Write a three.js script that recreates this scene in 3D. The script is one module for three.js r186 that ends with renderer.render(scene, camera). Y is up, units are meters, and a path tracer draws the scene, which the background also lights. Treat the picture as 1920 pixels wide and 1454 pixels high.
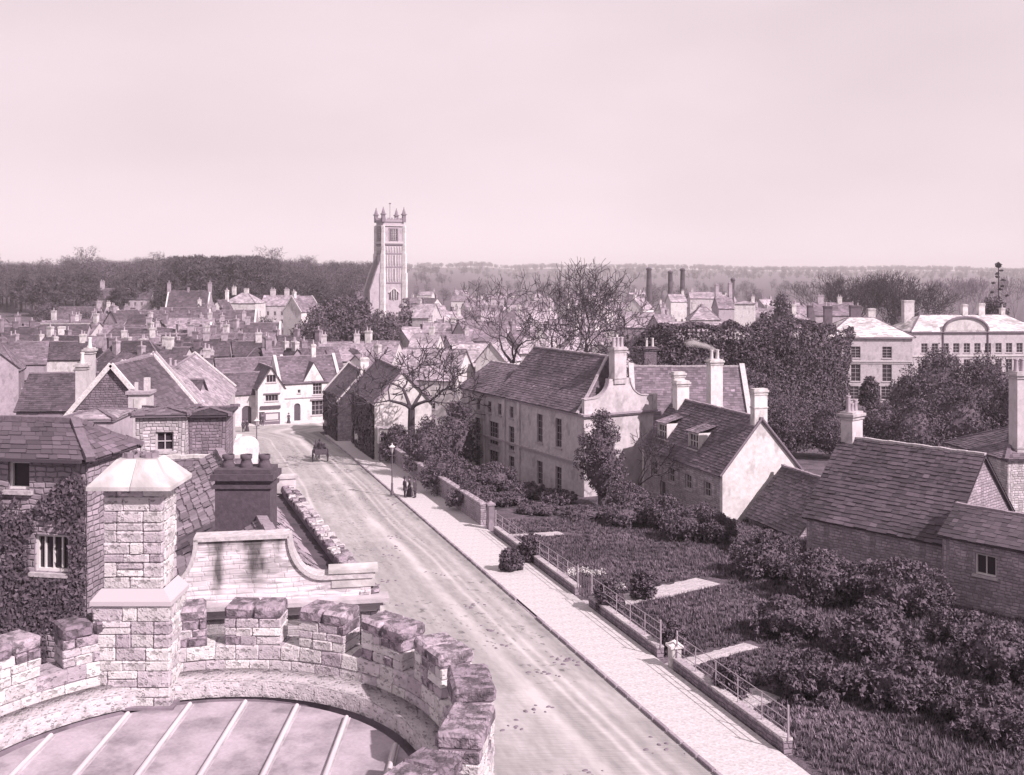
import * as THREE from 'three';
import { mergeGeometries } from 'three/addons/utils/BufferGeometryUtils.js';
import { MarchingCubes } from 'three/addons/objects/MarchingCubes.js';

// ---------------------------------------------------------------- camera, sky, sun, exposure
const F = 1950, HORIZON = 510, EYE = 20;            // focal length and horizon in pixels of the 1920 x 1454 photograph
const scene = new THREE.Scene();
const camera = new THREE.PerspectiveCamera(2 * Math.atan(944 / F) * 180 / Math.PI, 1920 / 1888, 0.5, 9000);
camera.position.set(0, EYE, 0);
camera.lookAt(0, EYE, -100);
camera.setViewOffset(1920, 1888, 0, 434, 1920, 1454);   // level view camera with a lowered lens board: uprights stay upright
camera.updateMatrixWorld();

const renderer = new THREE.WebGLRenderer();
renderer.setSize(1024, 775);
renderer.toneMapping = THREE.LinearToneMapping;
renderer.toneMappingExposure = 1.4;
renderer.shadowMap.enabled = true;

const SUN_AZ = 50 * Math.PI / 180, SUN_EL = 40 * Math.PI / 180;
const sunDir = new THREE.Vector3(Math.sin(SUN_AZ) * Math.cos(SUN_EL), Math.sin(SUN_EL), Math.cos(SUN_AZ) * Math.cos(SUN_EL));
const sun = new THREE.DirectionalLight(new THREE.Color().setRGB(1.0, 0.845, 0.875), 5.0);
sun.position.copy(sunDir).multiplyScalar(400);
sun.castShadow = true;
sun.shadow.radius = 1.5;
sun.shadow.mapSize.set(4096, 4096);
Object.assign(sun.shadow.camera, { left: -300, right: 300, top: 300, bottom: -300, near: 1, far: 1200 });
scene.add(sun, sun.target);

// ---------------------------------------------------------------- random numbers and noise
function rngOf(seed) { let a = seed >>> 0; return () => { a = (a + 0x6D2B79F5) | 0; let t = Math.imul(a ^ (a >>> 15), 1 | a); t = (t + Math.imul(t ^ (t >>> 7), 61 | t)) ^ t; return ((t ^ (t >>> 14)) >>> 0) / 4294967296; }; }
const clamp = (v, a = 0, b = 1) => Math.min(b, Math.max(a, v));
const smooth = (a, b, v) => { const t = clamp((v - a) / (b - a)); return t * t * (3 - 2 * t); };
const lerp = (a, b, t) => a + (b - a) * t;
function hash3(x, y, z) { let h = Math.imul(x, 374761393) ^ Math.imul(y, 668265263) ^ Math.imul(z, 2147483647 - 1274126177); h = Math.imul(h ^ (h >>> 13), 1274126177); return ((h ^ (h >>> 16)) >>> 0) / 4294967296; }
function noise3(x, y, z, per = 0, perY = per) {
  const xi = Math.floor(x), yi = Math.floor(y), zi = Math.floor(z), fx = x - xi, fy = y - yi, fz = z - zi;
  const u = fx * fx * (3 - 2 * fx), v = fy * fy * (3 - 2 * fy), w = fz * fz * (3 - 2 * fz);
  const w0 = (k, p) => p ? ((k % p) + p) % p : k;
  const h = (i, j, k) => hash3(w0(xi + i, per), w0(yi + j, perY), zi + k);
  const l = (a, b, t) => a + (b - a) * t;
  return l(l(l(h(0, 0, 0), h(1, 0, 0), u), l(h(0, 1, 0), h(1, 1, 0), u), v), l(l(h(0, 0, 1), h(1, 0, 1), u), l(h(0, 1, 1), h(1, 1, 1), u), v), w);
}
function fbm(x, y, z, oct = 4, per = 0, perY = per) { let s = 0, a = 0.5, f = 1, n = 0; for (let i = 0; i < oct; i++) { s += a * noise3(x * f, y * f, z + i * 17, per * f, perY * f); n += a; a *= 0.5; f *= 2; } return s / n; }

// ---------------------------------------------------------------- sky: a pale, thinly veiled spring sky
{
  const W = 1024, H = 512, data = new Float32Array(W * H * 4);
  for (let j = 0; j < H; j++) for (let i = 0; i < W; i++) {
    const el = (j / H - 0.5) * Math.PI, az = (i / W) * Math.PI * 2;
    const dx = Math.cos(el) * Math.cos(az), dy = Math.sin(el), dz = Math.cos(el) * Math.sin(az);
    const e = Math.max(0, dy);
    const c = fbm(dx * 3.1 + 7, dy * 9 + 3, dz * 3.1 + 11, 5) - 0.5;
    const c2 = fbm(dx * 1.3 + 27, dy * 3 + 13, dz * 1.3 + 1, 3) - 0.5;
    let g = 0.525 - 0.13 * smooth(0.12, 0.9, e) + 0.13 * c + 0.2 * c2;
    g += 0.03 * Math.exp(-e * 9);
    if (dy < 0) g *= 0.75;
    const k = (j * W + i) * 4;
    data[k] = g * 1.205; data[k + 1] = g; data[k + 2] = g * 1.075; data[k + 3] = 1;
  }
  const t = new THREE.DataTexture(data, W, H, THREE.RGBAFormat, THREE.FloatType);
  t.mapping = THREE.EquirectangularReflectionMapping; t.magFilter = t.minFilter = THREE.LinearFilter; t.wrapS = THREE.RepeatWrapping;
  t.colorSpace = THREE.LinearSRGBColorSpace; t.needsUpdate = true;
  scene.background = t; scene.environment = t;
}
scene.fog = new THREE.FogExp2(new THREE.Color().setRGB(1.0, 0.97, 0.985), 0.00019);

// ---------------------------------------------------------------- photograph pixel + distance -> place
const XD = (px, d) => (px - 960) / F * d;
const YD = (py, d) => EYE - (py - HORIZON) / F * d;
const P = (px, py, d) => new THREE.Vector3(XD(px, d), YD(py, d), -d);
const V = (x, y, z) => new THREE.Vector3(x, y, z);
function drop(x, d) {                               // depth of the ground below the eye
  let h = d <= 150 ? 14.7 + 0.057 * d : 23.25 + 2.3 * (1 - Math.exp(-(d - 150) / 40));
  h -= 7 * smooth(230, 430, d) * smooth(-35, -105, x);
  h -= 6 * smooth(420, 640, d) * smooth(-30, -150, x);
  h -= 40 * smooth(1800, 4600, d) * (0.72 + 0.2 * Math.sin(x * 0.0013 + 1.2) + 0.1 * Math.sin(x * 0.0042));
  return h;
}
const GY = (x, d) => EYE - drop(x, d);

// ---------------------------------------------------------------- names and things
const taken = new Map();
function numbered(n) { const k = taken.get(n) || 0; taken.set(n, k + 1); return k ? n + '_' + String(k).padStart(3, '0') : n; }
function thing(name, label, category, x = 0, y = 0, z = 0, yaw = 0, group) {
  const o = new THREE.Group(); o.name = numbered(name); o.position.set(x, y, z); o.rotation.y = yaw;
  o.userData = { label, category }; if (group) o.userData.group = group; scene.add(o); return o;
}
function mesh(name, geo, mat, parent) {
  const m = new THREE.Mesh(geo, mat); m.name = name; m.castShadow = m.receiveShadow = true; (parent || scene).add(m); return m;
}
function top(name, geo, mat, label, category, group) {
  const m = mesh(numbered(name), geo, mat); m.userData = { label, category }; if (group) m.userData.group = group; return m;
}
function structure(name, geo, mat) { const m = mesh(numbered(name), geo, mat); m.userData = { kind: 'structure' }; return m; }
const stuff = (m) => { m.userData.kind = 'stuff'; return m; };
function copyOf(o, label) { const c = o.clone(); c.name = numbered(o.name.replace(/_\d\d\d$/, '')); c.userData = { ...o.userData, label: label || o.userData.label }; scene.add(c); return c; }

// ---------------------------------------------------------------- geometry helpers (position, normal, uv in metres, no index)
const flat = (g) => { const n = g.index ? g.toNonIndexed() : g; for (const k of Object.keys(n.attributes)) if (!['position', 'normal', 'uv', 'color'].includes(k)) n.deleteAttribute(k); return n; };
const merge = (l) => l.length === 1 ? l[0] : mergeGeometries(l, false);
function box(w, h, d, x = 0, y = 0, z = 0, ry = 0, rx = 0, rz = 0) {
  const g = flat(new THREE.BoxGeometry(w, h, d)), u = g.attributes.uv, n = g.attributes.normal;
  for (let i = 0; i < u.count; i++) { const ax = Math.abs(n.getX(i)), ay = Math.abs(n.getY(i)); u.setXY(i, u.getX(i) * (ax > 0.5 ? d : w), u.getY(i) * (ay > 0.5 ? d : h)); }
  if (rx) g.rotateX(rx); if (rz) g.rotateZ(rz); if (ry) g.rotateY(ry);
  return g.translate(x, y, z);
}
function cyl(rt, rb, h, x, y, z, seg = 10) { return flat(new THREE.CylinderGeometry(rt, rb, h, seg)).translate(x, y, z); }
function align(g, p, q) {
  const d = q.clone().sub(p), l = d.length(), m = new THREE.Matrix4();
  const zz = d.clone().normalize(), up = Math.abs(zz.y) > 0.97 ? V(1, 0, 0) : V(0, 1, 0), xx = up.clone().cross(zz).normalize(), yy = zz.clone().cross(xx);
  m.makeBasis(xx, yy, zz).setPosition(p.clone().add(q).multiplyScalar(0.5));
  return g.applyMatrix4(m);
}
function beam(p, q, w, h) { return align(box(w, h, p.distanceTo(q)), p, q); }
function rod(p, q, r, seg = 6) { return align(flat(new THREE.CylinderGeometry(r, r, p.distanceTo(q), seg)).rotateX(Math.PI / 2), p, q); }
function chamfer(w, h, d, c) {                      // block with all edges cut: 44 triangles
  const pos = [], X = w / 2, Y = h / 2, Z = d / 2, q = (a, b, e, f) => pos.push(...a, ...b, ...e, ...a, ...e, ...f);
  const pt = (sx, sy, sz, ax) => [sx * (ax === 0 ? X : X - c), sy * (ax === 1 ? Y : Y - c), sz * (ax === 2 ? Z : Z - c)];
  for (const s of [1, -1]) {
    let a = [pt(s, -1, -1, 0), pt(s, 1, -1, 0), pt(s, 1, 1, 0), pt(s, -1, 1, 0)]; if (s < 0) a.reverse(); q(...a);
    a = [pt(-1, s, -1, 1), pt(-1, s, 1, 1), pt(1, s, 1, 1), pt(1, s, -1, 1)]; if (s < 0) a.reverse(); q(...a);
    a = [pt(-1, -1, s, 2), pt(1, -1, s, 2), pt(1, 1, s, 2), pt(-1, 1, s, 2)]; if (s < 0) a.reverse(); q(...a);
  }
  for (const s of [1, -1]) for (const t of [1, -1]) {
    let a = [pt(s, t, -1, 0), pt(s, t, -1, 1), pt(s, t, 1, 1), pt(s, t, 1, 0)]; if (s * t < 0) a.reverse(); q(...a);
    a = [pt(-1, s, t, 1), pt(-1, s, t, 2), pt(1, s, t, 2), pt(1, s, t, 1)]; if (s * t < 0) a.reverse(); q(...a);
    a = [pt(s, -1, t, 2), pt(s, -1, t, 0), pt(s, 1, t, 0), pt(s, 1, t, 2)]; if (s * t < 0) a.reverse(); q(...a);
    for (const r of [1, -1]) { const b = [pt(s, t, r, 0), pt(s, t, r, 1), pt(s, t, r, 2)]; if (s * t * r < 0) b.reverse(); pos.push(...b[0], ...b[1], ...b[2]); }
  }
  const g = new THREE.BufferGeometry(); g.setAttribute('position', new THREE.Float32BufferAttribute(pos, 3)); g.computeVertexNormals();
  const uv = [], n = g.attributes.normal;
  for (let i = 0; i < pos.length / 3; i++) { const [x, y, z] = pos.slice(i * 3, i * 3 + 3); Math.abs(n.getX(i)) > 0.6 ? uv.push(z, y) : Math.abs(n.getY(i)) > 0.6 ? uv.push(x, z) : uv.push(x, y); }
  g.setAttribute('uv', new THREE.Float32BufferAttribute(uv, 2)); return g;
}
class Soup {                                        // triangles with colour
  constructor() { this.p = []; this.c = []; this.u = []; }
  tri(a, b, c, k, ua, ub, uc) { this.p.push(a.x, a.y, a.z, b.x, b.y, b.z, c.x, c.y, c.z); for (let i = 0; i < 3; i++) this.c.push(k, k, k); this.u.push(...(ua || [0, 0]), ...(ub || [1, 0]), ...(uc || [1, 1])); }
  quad(a, b, c, d, k, s) { const w = s || [a.distanceTo(b), a.distanceTo(d)]; this.tri(a, b, c, k, [0, 0], [w[0], 0], w); this.tri(a, c, d, k, [0, 0], w, [0, w[1]]); }
  build() { const g = new THREE.BufferGeometry(); g.setAttribute('position', new THREE.Float32BufferAttribute(this.p, 3)); g.setAttribute('color', new THREE.Float32BufferAttribute(this.c, 3)); g.setAttribute('uv', new THREE.Float32BufferAttribute(this.u, 2)); g.computeVertexNormals(); return g; }
}

// ---------------------------------------------------------------- materials: an ortho plate's greys, printed in a mauve ink
function ink(g) { const k = clamp(1 - g / 0.5); return new THREE.Color().setRGB(g * (1.03 + 0.24 * k), g, g * (1.01 + 0.27 * k)); }
function greyTex(w, h, metresU, metresV, fn, data = false) {
  const a = new Uint8Array(w * h * 4);
  for (let j = 0; j < h; j++) for (let i = 0; i < w; i++) {
    let v = clamp(fn(i / w, j / h)); if (!data) v = v <= 0.0031308 ? v * 12.92 : 1.055 * Math.pow(v, 1 / 2.4) - 0.055;
    const k = (j * w + i) * 4; a[k] = a[k + 1] = a[k + 2] = Math.round(v * 255); a[k + 3] = 255;
  }
  const t = new THREE.DataTexture(a, w, h); t.wrapS = t.wrapT = THREE.RepeatWrapping; t.magFilter = THREE.LinearFilter; t.minFilter = THREE.LinearMipmapLinearFilter; t.generateMipmaps = true;
  t.repeat.set(1 / metresU, 1 / metresV); if (!data) t.colorSpace = THREE.SRGBColorSpace; t.needsUpdate = true; return t;
}
function stones(u, v, rows, per, seed) {            // rubble in courses: [edge distance, stone id]
  const y = (v * rows + 0.45 * (noise3(u * 9, v * 9, seed + 3, 9) - 0.5) + rows) % rows, r = Math.floor(y), fy = y - r, off = hash3(r, seed, 3), n = per + Math.floor(hash3(r, seed, 9) * 3) - 1;
  const wob = 0.16 * (noise3(u * 24, v * 24, seed, 24) - 0.5);
  let x = (u + off + 1) % 1 * n + wob; x = (x + n) % n; const i = Math.floor(x), fx = x - i;
  const a = 0.3 * (hash3(i, r, seed) - 0.5), b = 0.3 * (hash3((i + 1) % n, r, seed) - 0.5);
  const px = (fx - 0.0 - a * (1 - fx) - b * fx), e = Math.min(Math.abs(px), Math.abs(1 - px)) * (rows / n), ey = Math.min(fy, 1 - fy) + wob;
  return [Math.min(e, ey), hash3(i, r, seed + 5)];
}
const T = {
  patch: greyTex(512, 512, 7, 7, (u, v) => 0.70 + 0.2 * (fbm(u * 5, v * 5, 1, 5, 5) - 0.5) + 0.28 * (fbm(u * 32, v * 32, 5, 3, 32) - 0.5) - 0.16 * smooth(0.58, 0.75, fbm(u * 10, v * 5, 9, 4, 10, 5))),
  grain: greyTex(256, 256, 1.3, 1.3, (u, v) => 0.7 + 0.5 * (fbm(u * 16, v * 16, 2, 4, 16) - 0.5)),
  grainB: greyTex(256, 256, 0.9, 0.9, (u, v) => fbm(u * 14, v * 14, 12, 4, 14), true),
  rubble: greyTex(512, 512, 3, 3, (u, v) => { const [e, id] = stones(u, v, 18, 9, 2); return (e < 0.09 ? 0.42 : 0.5 + 0.35 * id) * (0.75 + 0.5 * fbm(u * 20, v * 20, 4, 3, 20)) * (0.7 + 0.6 * fbm(u * 3, v * 3, 8, 3, 3)); }),
  rubbleB: greyTex(512, 512, 3, 3, (u, v) => { const [e, id] = stones(u, v, 18, 9, 2); return smooth(0.02, 0.2, e) * (0.7 + 0.3 * id) + 0.2 * fbm(u * 30, v * 30, 4, 2, 30); }, true),
  thin: greyTex(512, 512, 4, 4, (u, v) => { const [e, id] = stones(u, v, 34, 9, 6); return (e < 0.08 ? 0.58 : 0.68 + 0.28 * id) * (0.6 + 0.75 * fbm(u * 12, v * 44, 4, 4, 12, 44)) * (1 - 0.6 * smooth(0.56, 0.66, fbm(u * 10, v * 2 , 33, 3, 10, 2))); }),
  thinB: greyTex(512, 512, 4, 4, (u, v) => { const [e, id] = stones(u, v, 34, 9, 6); return smooth(0.02, 0.2, e) * (0.6 + 0.4 * id); }, true),
  lichen: greyTex(512, 512, 1.6, 1.6, (u, v) => { const a = fbm(u * 11, v * 11, 51, 5, 11), b = fbm(u * 30, v * 30, 57, 3, 30); return 0.68 + 0.4 * (b - 0.5) - 0.45 * smooth(0.4, 0.64, a + 0.5 * (b - 0.5)); }),
  face: greyTex(512, 512, 1.1, 1.1, (u, v) => 0.72 + 0.5 * (fbm(u * 9, v * 9, 61, 5, 9) - 0.5) - 0.35 * smooth(0.62, 0.72, fbm(u * 18, v * 24, 67, 3, 18, 24)) ),
  faceB: greyTex(512, 512, 1.1, 1.1, (u, v) => fbm(u * 9, v * 9, 61, 5, 9) * 0.6 + 0.5 * fbm(u * 40, v * 40, 69, 2, 40) - 0.5 * smooth(0.6, 0.7, fbm(u * 18, v * 24, 67, 3, 18, 24)), true),
  gable: greyTex(512, 512, 5, 3, (u, v) => {        // thin coursed stone with two soot runs below the stack
    const x = u < 0.5 ? u * 5 : u * 5 - 5, y = v < 0.55 ? v * 3 : v * 3 - 3, [e, id] = stones(u, v, 26, 11, 6), wob = 0.12 * (fbm(u * 30, v * 8, 71, 3) - 0.5);
    const run = (xc, w, low, k) => k * Math.exp(-(((x - xc + wob) / w) ** 2)) * smooth(low, low + 0.9, y) * (0.55 + 0.8 * fbm(u * 60, v * 10, 73, 3));
    let g = (e < 0.08 ? 0.6 : 0.7 + 0.25 * id) * (0.62 + 0.7 * fbm(u * 14, v * 40, 4, 4, 14, 40)) + 0.04;
    g *= 1 - 0.35 * smooth(0.54, 0.66, fbm(u * 9, v * 26, 35, 4, 9, 26));
    return g * (1 - Math.min(0.8, run(-1.3, 0.12, -0.1, 0.9) + run(-0.42, 0.24, 0.15, 0.95) + run(0.1, 0.1, 0.6, 0.5) + 0.5 * smooth(1.25, 1.5, y) * fbm(u * 20, 3, 5, 3)));
  }),
  lead: greyTex(256, 256, 2.5, 2.5, (u, v) => 0.74 + 0.6 * (fbm(u * 5, v * 5, 3, 5, 5) - 0.5) - 0.22 * smooth(0.45, 0.75, fbm(u * 6, v * 6, 21, 5, 6)) + 0.2 * (fbm(u * 60, v * 60, 23, 2, 60) - 0.5)),
  grass: greyTex(512, 512, 9, 9, (u, v) => 0.5 + 0.8 * (fbm(u * 8, v * 8, 6, 5, 8) - 0.5) + 0.5 * (fbm(u * 70, v * 70, 16, 2, 70) - 0.5)),
  bark: greyTex(128, 256, 0.8, 2, (u, v) => 0.6 + 0.6 * (fbm(u * 12, v * 4, 41, 4, 12, 4) - 0.5)),
};
const mcache = new Map();
function mat(g, kind = 'patch', rough = 0.9, extra = {}) {
  const key = [g, kind, rough, JSON.stringify(extra)].join('|'); if (mcache.has(key)) return mcache.get(key);
  const mean = { patch: 0.68, grain: 0.7, rubble: 0.62, thin: 0.66, lead: 0.7, lichen: 0.5, face: 0.7, gable: 0.62, grass: 0.5, bark: 0.6, none: 1 }[kind];
  const m = new THREE.MeshStandardMaterial({ roughness: rough, ...extra });
  m.color.copy(ink(g)).multiplyScalar(1 / mean);
  if (kind !== 'none') {
    m.map = T[kind];
    const b = { patch: 'grainB', grain: 'grainB', rubble: 'rubbleB', thin: 'thinB', grass: 'grainB', lichen: 'faceB', face: 'faceB', gable: 'thinB' }[kind];
    if (b) { m.bumpMap = T[b]; m.bumpScale = { rubble: 0.035, thin: 0.02, grass: 0.05, face: 0.022, lichen: 0.025 }[kind] || 0.008; }
  }
  mcache.set(key, m); return m;
}
const vmat = (g, rough = 0.9, extra = {}) => { const key = ['v', g, rough, JSON.stringify(extra)].join('|'); if (!mcache.has(key)) { const m = new THREE.MeshStandardMaterial({ roughness: rough, vertexColors: true, ...extra }); m.color.copy(ink(g)); mcache.set(key, m); } return mcache.get(key); };
const slateMat = (g) => { const m = vmat(g, 0.85); m.bumpMap = T.grainB; m.bumpScale = 0.006; return m; };
const glass = new THREE.MeshStandardMaterial({ roughness: 0.12, metalness: 0 }); glass.color.copy(ink(0.03));
// ---------------------------------------------------------------- roofs of stone slates
let roofSeed = 1; const jitterOf = rngOf(404);
function slates(soup, A, B, C, D, course = 0.3, width = 0.4, thick = 0.03) {
  const rng = rngOf(7000 + roofSeed++), n = Math.max(2, Math.round(A.distanceTo(D) / course));
  const N = B.clone().sub(A).cross(D.clone().sub(A)).normalize();
  const at = (s, t, l) => { const a = A.clone().lerp(D, t), b = B.clone().lerp(C, t); a.lerp(b, s); const sag = 0.1 * (fbm(a.x * 0.35 + 5, a.y * 0.35, a.z * 0.35, 2) - 0.55) * Math.min(1, 4 * t * (1 - t) + 0.25); return a.addScaledVector(N, l + sag); };
  for (let i = 0; i < n; i++) {
    const shrink = 0.75 + 0.5 * (1 - i / n);        // courses diminish towards the ridge
    const t0 = i / n, t1 = Math.min(1, (i + 1.3) / n), len = A.clone().lerp(D, t0).distanceTo(B.clone().lerp(C, t0));
    if (len < 0.15) continue;
    const rowTone = 0.96 + 0.08 * rng();
    let x = 0; const w0 = width * shrink;
    while (x < len - 0.02) {
      let w = w0 * (0.6 + 0.8 * rng()); if (len - x - w < w0 * 0.5) w = len - x;
      const s0 = x / len, s1 = Math.min(1, (x + w - 0.008) / len), li = thick * (0.8 + 0.9 * rng()), j = (rng() - 0.5) * 0.25 / n;
      const T0 = Math.max(-0.02, t0 + j), q = [at(s0, T0, li), at(s1, T0, li * (0.8 + 0.4 * rng())), at(s1, t1, 0.012), at(s0, t1, 0.012)];
      const m = at((s0 + s1) / 2, t0, 0), patch = fbm(m.x * 0.45, m.y * 0.45, m.z * 0.45, 3);
      const slip = rng() < 0.012 ? 1.5 : 1, k = slip * rowTone * (0.66 + 0.68 * rng()) * (0.45 + 1.1 * patch);
      soup.quad(q[0], q[1], q[2], q[3], k);
      soup.quad(at(s0, T0, -0.01), at(s1, T0, -0.01), q[1], q[0], k * 0.95);
      x += w;
    }
  }
}
function roofPart(parent, quads, rm, o = {}) {      // the roof's boarding, with its slates and ridge as sub-parts
  const N = (q) => q[1].clone().sub(q[0]).cross(q[3].clone().sub(q[0])).normalize().multiplyScalar(-0.06);
  const under = new Soup(); for (const q of quads) { const n = N(q), r = q.map((p) => p.clone().add(n)); under.quad(...r, 0.8); const r2 = r.map((p) => p.clone().addScaledVector(n, 1.2)); under.quad(r2[3], r2[2], r2[1], r2[0], 0.8); for (let i = 0; i < 4; i++) under.quad(r2[i], r2[(i + 1) % 4], r[(i + 1) % 4], r[i], 0.8); }
  const roof = mesh('roof', under.build(), rm, parent);
  const s = new Soup(); for (const q of quads) slates(s, ...q, o.course, o.width, o.thick);
  stuff(mesh('slates', s.build(), rm, roof));
  const list = []; for (const [p, q] of o.ridges || []) {
    const n = Math.max(1, Math.round(p.distanceTo(q) / 0.55)); for (let i = 0; i < n; i++) list.push(beam(p.clone().lerp(q, i / n).add(V(0, (jitterOf() - 0.5) * 0.05, 0)), p.clone().lerp(q, (i + 0.97) / n).add(V(0, (jitterOf() - 0.5) * 0.05, 0)), 0.26, 0.13 + 0.03 * ((i * 7) % 3 === 0)));
  }
  if (list.length) mesh('ridge', merge(list), o.ridgeMat || mat(0.22, 'grain'), roof);
  return roof;
}

// ---------------------------------------------------------------- windows, doors, chimneys
const wcache = new Map();
function windowPart(parent, M, x, y, w, h, o = {}) {
  const key = [w, h, o.cols, o.rows, o.arch, o.door].join(); let k = wcache.get(key);
  if (!k) {
    const f = 0.08, fr = [], cols = o.cols ?? (w > 1.4 ? 3 : 2), rows = o.rows ?? (h > 1.3 ? 3 : 2);
    fr.push(box(f, h, 0.09, -w / 2 + f / 2, h / 2, -0.16), box(f, h, 0.09, w / 2 - f / 2, h / 2, -0.16), box(w - 2 * f, f, 0.09, 0, h - f / 2, -0.16), box(w - 2 * f, f, 0.09, 0, f / 2, -0.16));
    if (!o.door) { for (let i = 1; i < cols; i++) fr.push(box(0.05, h - 2 * f, 0.06, -w / 2 + i * w / cols, h / 2, -0.17)); for (let i = 1; i < rows; i++) fr.push(box(w - 2 * f, 0.05, 0.055, 0, i * h / rows, -0.17)); }
    k = { frame: merge(fr), pane: box(w - 0.02, h - 0.02, 0.03, 0, h / 2, -0.23), sill: box(w + 0.24, 0.12, 0.3, 0, -0.07, -0.03) };
    wcache.set(key, k);
  }
  const m = mesh(o.door ? 'door' : 'window', k.frame, o.frame || mat(0.42, 'none', 0.6), parent);
  mesh(o.door ? 'door_leaf' : 'pane', k.pane, o.door ? (o.leaf || mat(0.06, 'grain', 0.7)) : glass, m);
  if (!o.door) mesh('sill', k.sill, o.sill || mat(0.4, 'grain'), m);
  m.applyMatrix4(M.clone().multiply(new THREE.Matrix4().makeTranslation(x, y, 0)));
  return m;
}
function holePath(x, y, w, h, arch) {
  const p = new THREE.Path(); p.moveTo(x - w / 2, y); p.lineTo(x + w / 2, y);
  if (arch) { p.lineTo(x + w / 2, y + h - w / 2); p.absarc(x, y + h - w / 2, w / 2, 0, Math.PI, false); } else { p.lineTo(x + w / 2, y + h); p.lineTo(x - w / 2, y + h); }
  p.lineTo(x - w / 2, y); return p;
}
function panel(pts, holes, t) {                     // a wall slab with real openings, outer face at z = 0
  const s = new THREE.Shape(pts.map(([x, y]) => new THREE.Vector2(x, y)));
  for (const h of holes) s.holes.push(holePath(h[0], h[1], h[2], h[3], h[4]?.arch));
  return flat(new THREE.ExtrudeGeometry(s, { depth: t, bevelEnabled: false, curveSegments: 8 })).translate(0, 0, -t);
}
function pot(h = 0.75, r = 0.15) { return flat(new THREE.LatheGeometry([[r * 1.15, 0], [r * 1.15, 0.08], [r, 0.12], [r * 0.82, h - 0.12], [r * 1.05, h - 0.1], [r * 1.05, h], [r * 0.7, h], [r * 0.65, h - 0.3], [0.001, h - 0.31]].map(([x, y]) => new THREE.Vector2(x, y)), 9)); }
const potGeo = [pot(0.75), pot(0.55, 0.14), pot(1.05, 0.15), pot(0.9, 0.17), pot(0.34, 0.15)];
function chimney(parent, x, y0, z, w, d, h, o = {}) {
  const g = [box(w, h, d, x, y0 + h / 2, z)], m = o.mat || mat(0.42, 'patch');
  const e = o.cap ?? 0.09; g.push(box(w + e, 0.1, d + e, x, y0 + h - 0.32, z), box(w + 2 * e, 0.16, d + 2 * e, x, y0 + h - 0.078, z), box(w + 0.4 * e, 0.12, d + 0.4 * e, x, y0 + h + 0.06, z));
  if (o.band) g.push(box(w + 0.1, 0.11, d + 0.1, x, y0 + o.band, z));
  const c = mesh('chimney', merge(g), m, parent);
  const n = o.pots ?? 2, along = w >= d;
  for (let i = 0; i < n; i++) { const off = (i - (n - 1) / 2) * (Math.max(w, d) / Math.max(1, n)); const p = mesh('chimney_pot', potGeo[o.potKind ?? i % 4], o.potMat || mat(0.3, 'grain'), c); p.position.set(x + (along ? off : 0), y0 + h + 0.1, z + (along ? 0 : off)); }
  return c;
}

// ---------------------------------------------------------------- ivy over a wall; on two street walls added to darken shade
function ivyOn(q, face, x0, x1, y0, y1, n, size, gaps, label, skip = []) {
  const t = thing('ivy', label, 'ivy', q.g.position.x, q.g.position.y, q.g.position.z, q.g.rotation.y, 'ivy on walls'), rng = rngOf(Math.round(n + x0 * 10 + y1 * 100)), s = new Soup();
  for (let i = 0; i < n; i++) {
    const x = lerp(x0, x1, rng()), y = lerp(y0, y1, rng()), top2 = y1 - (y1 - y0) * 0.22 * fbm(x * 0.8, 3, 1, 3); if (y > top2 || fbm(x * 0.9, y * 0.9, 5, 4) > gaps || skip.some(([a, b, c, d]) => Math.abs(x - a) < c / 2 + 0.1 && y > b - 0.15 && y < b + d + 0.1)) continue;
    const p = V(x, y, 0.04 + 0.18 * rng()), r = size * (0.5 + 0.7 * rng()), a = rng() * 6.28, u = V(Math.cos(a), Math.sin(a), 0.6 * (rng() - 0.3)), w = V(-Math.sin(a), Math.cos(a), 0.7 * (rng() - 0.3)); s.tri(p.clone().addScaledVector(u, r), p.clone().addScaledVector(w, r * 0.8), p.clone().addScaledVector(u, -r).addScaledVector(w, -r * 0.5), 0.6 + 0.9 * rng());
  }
  mesh('foliage', s.build().applyMatrix4(q.face[face]), vmat(0.085, 0.85, { side: THREE.DoubleSide }), t);
}
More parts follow.
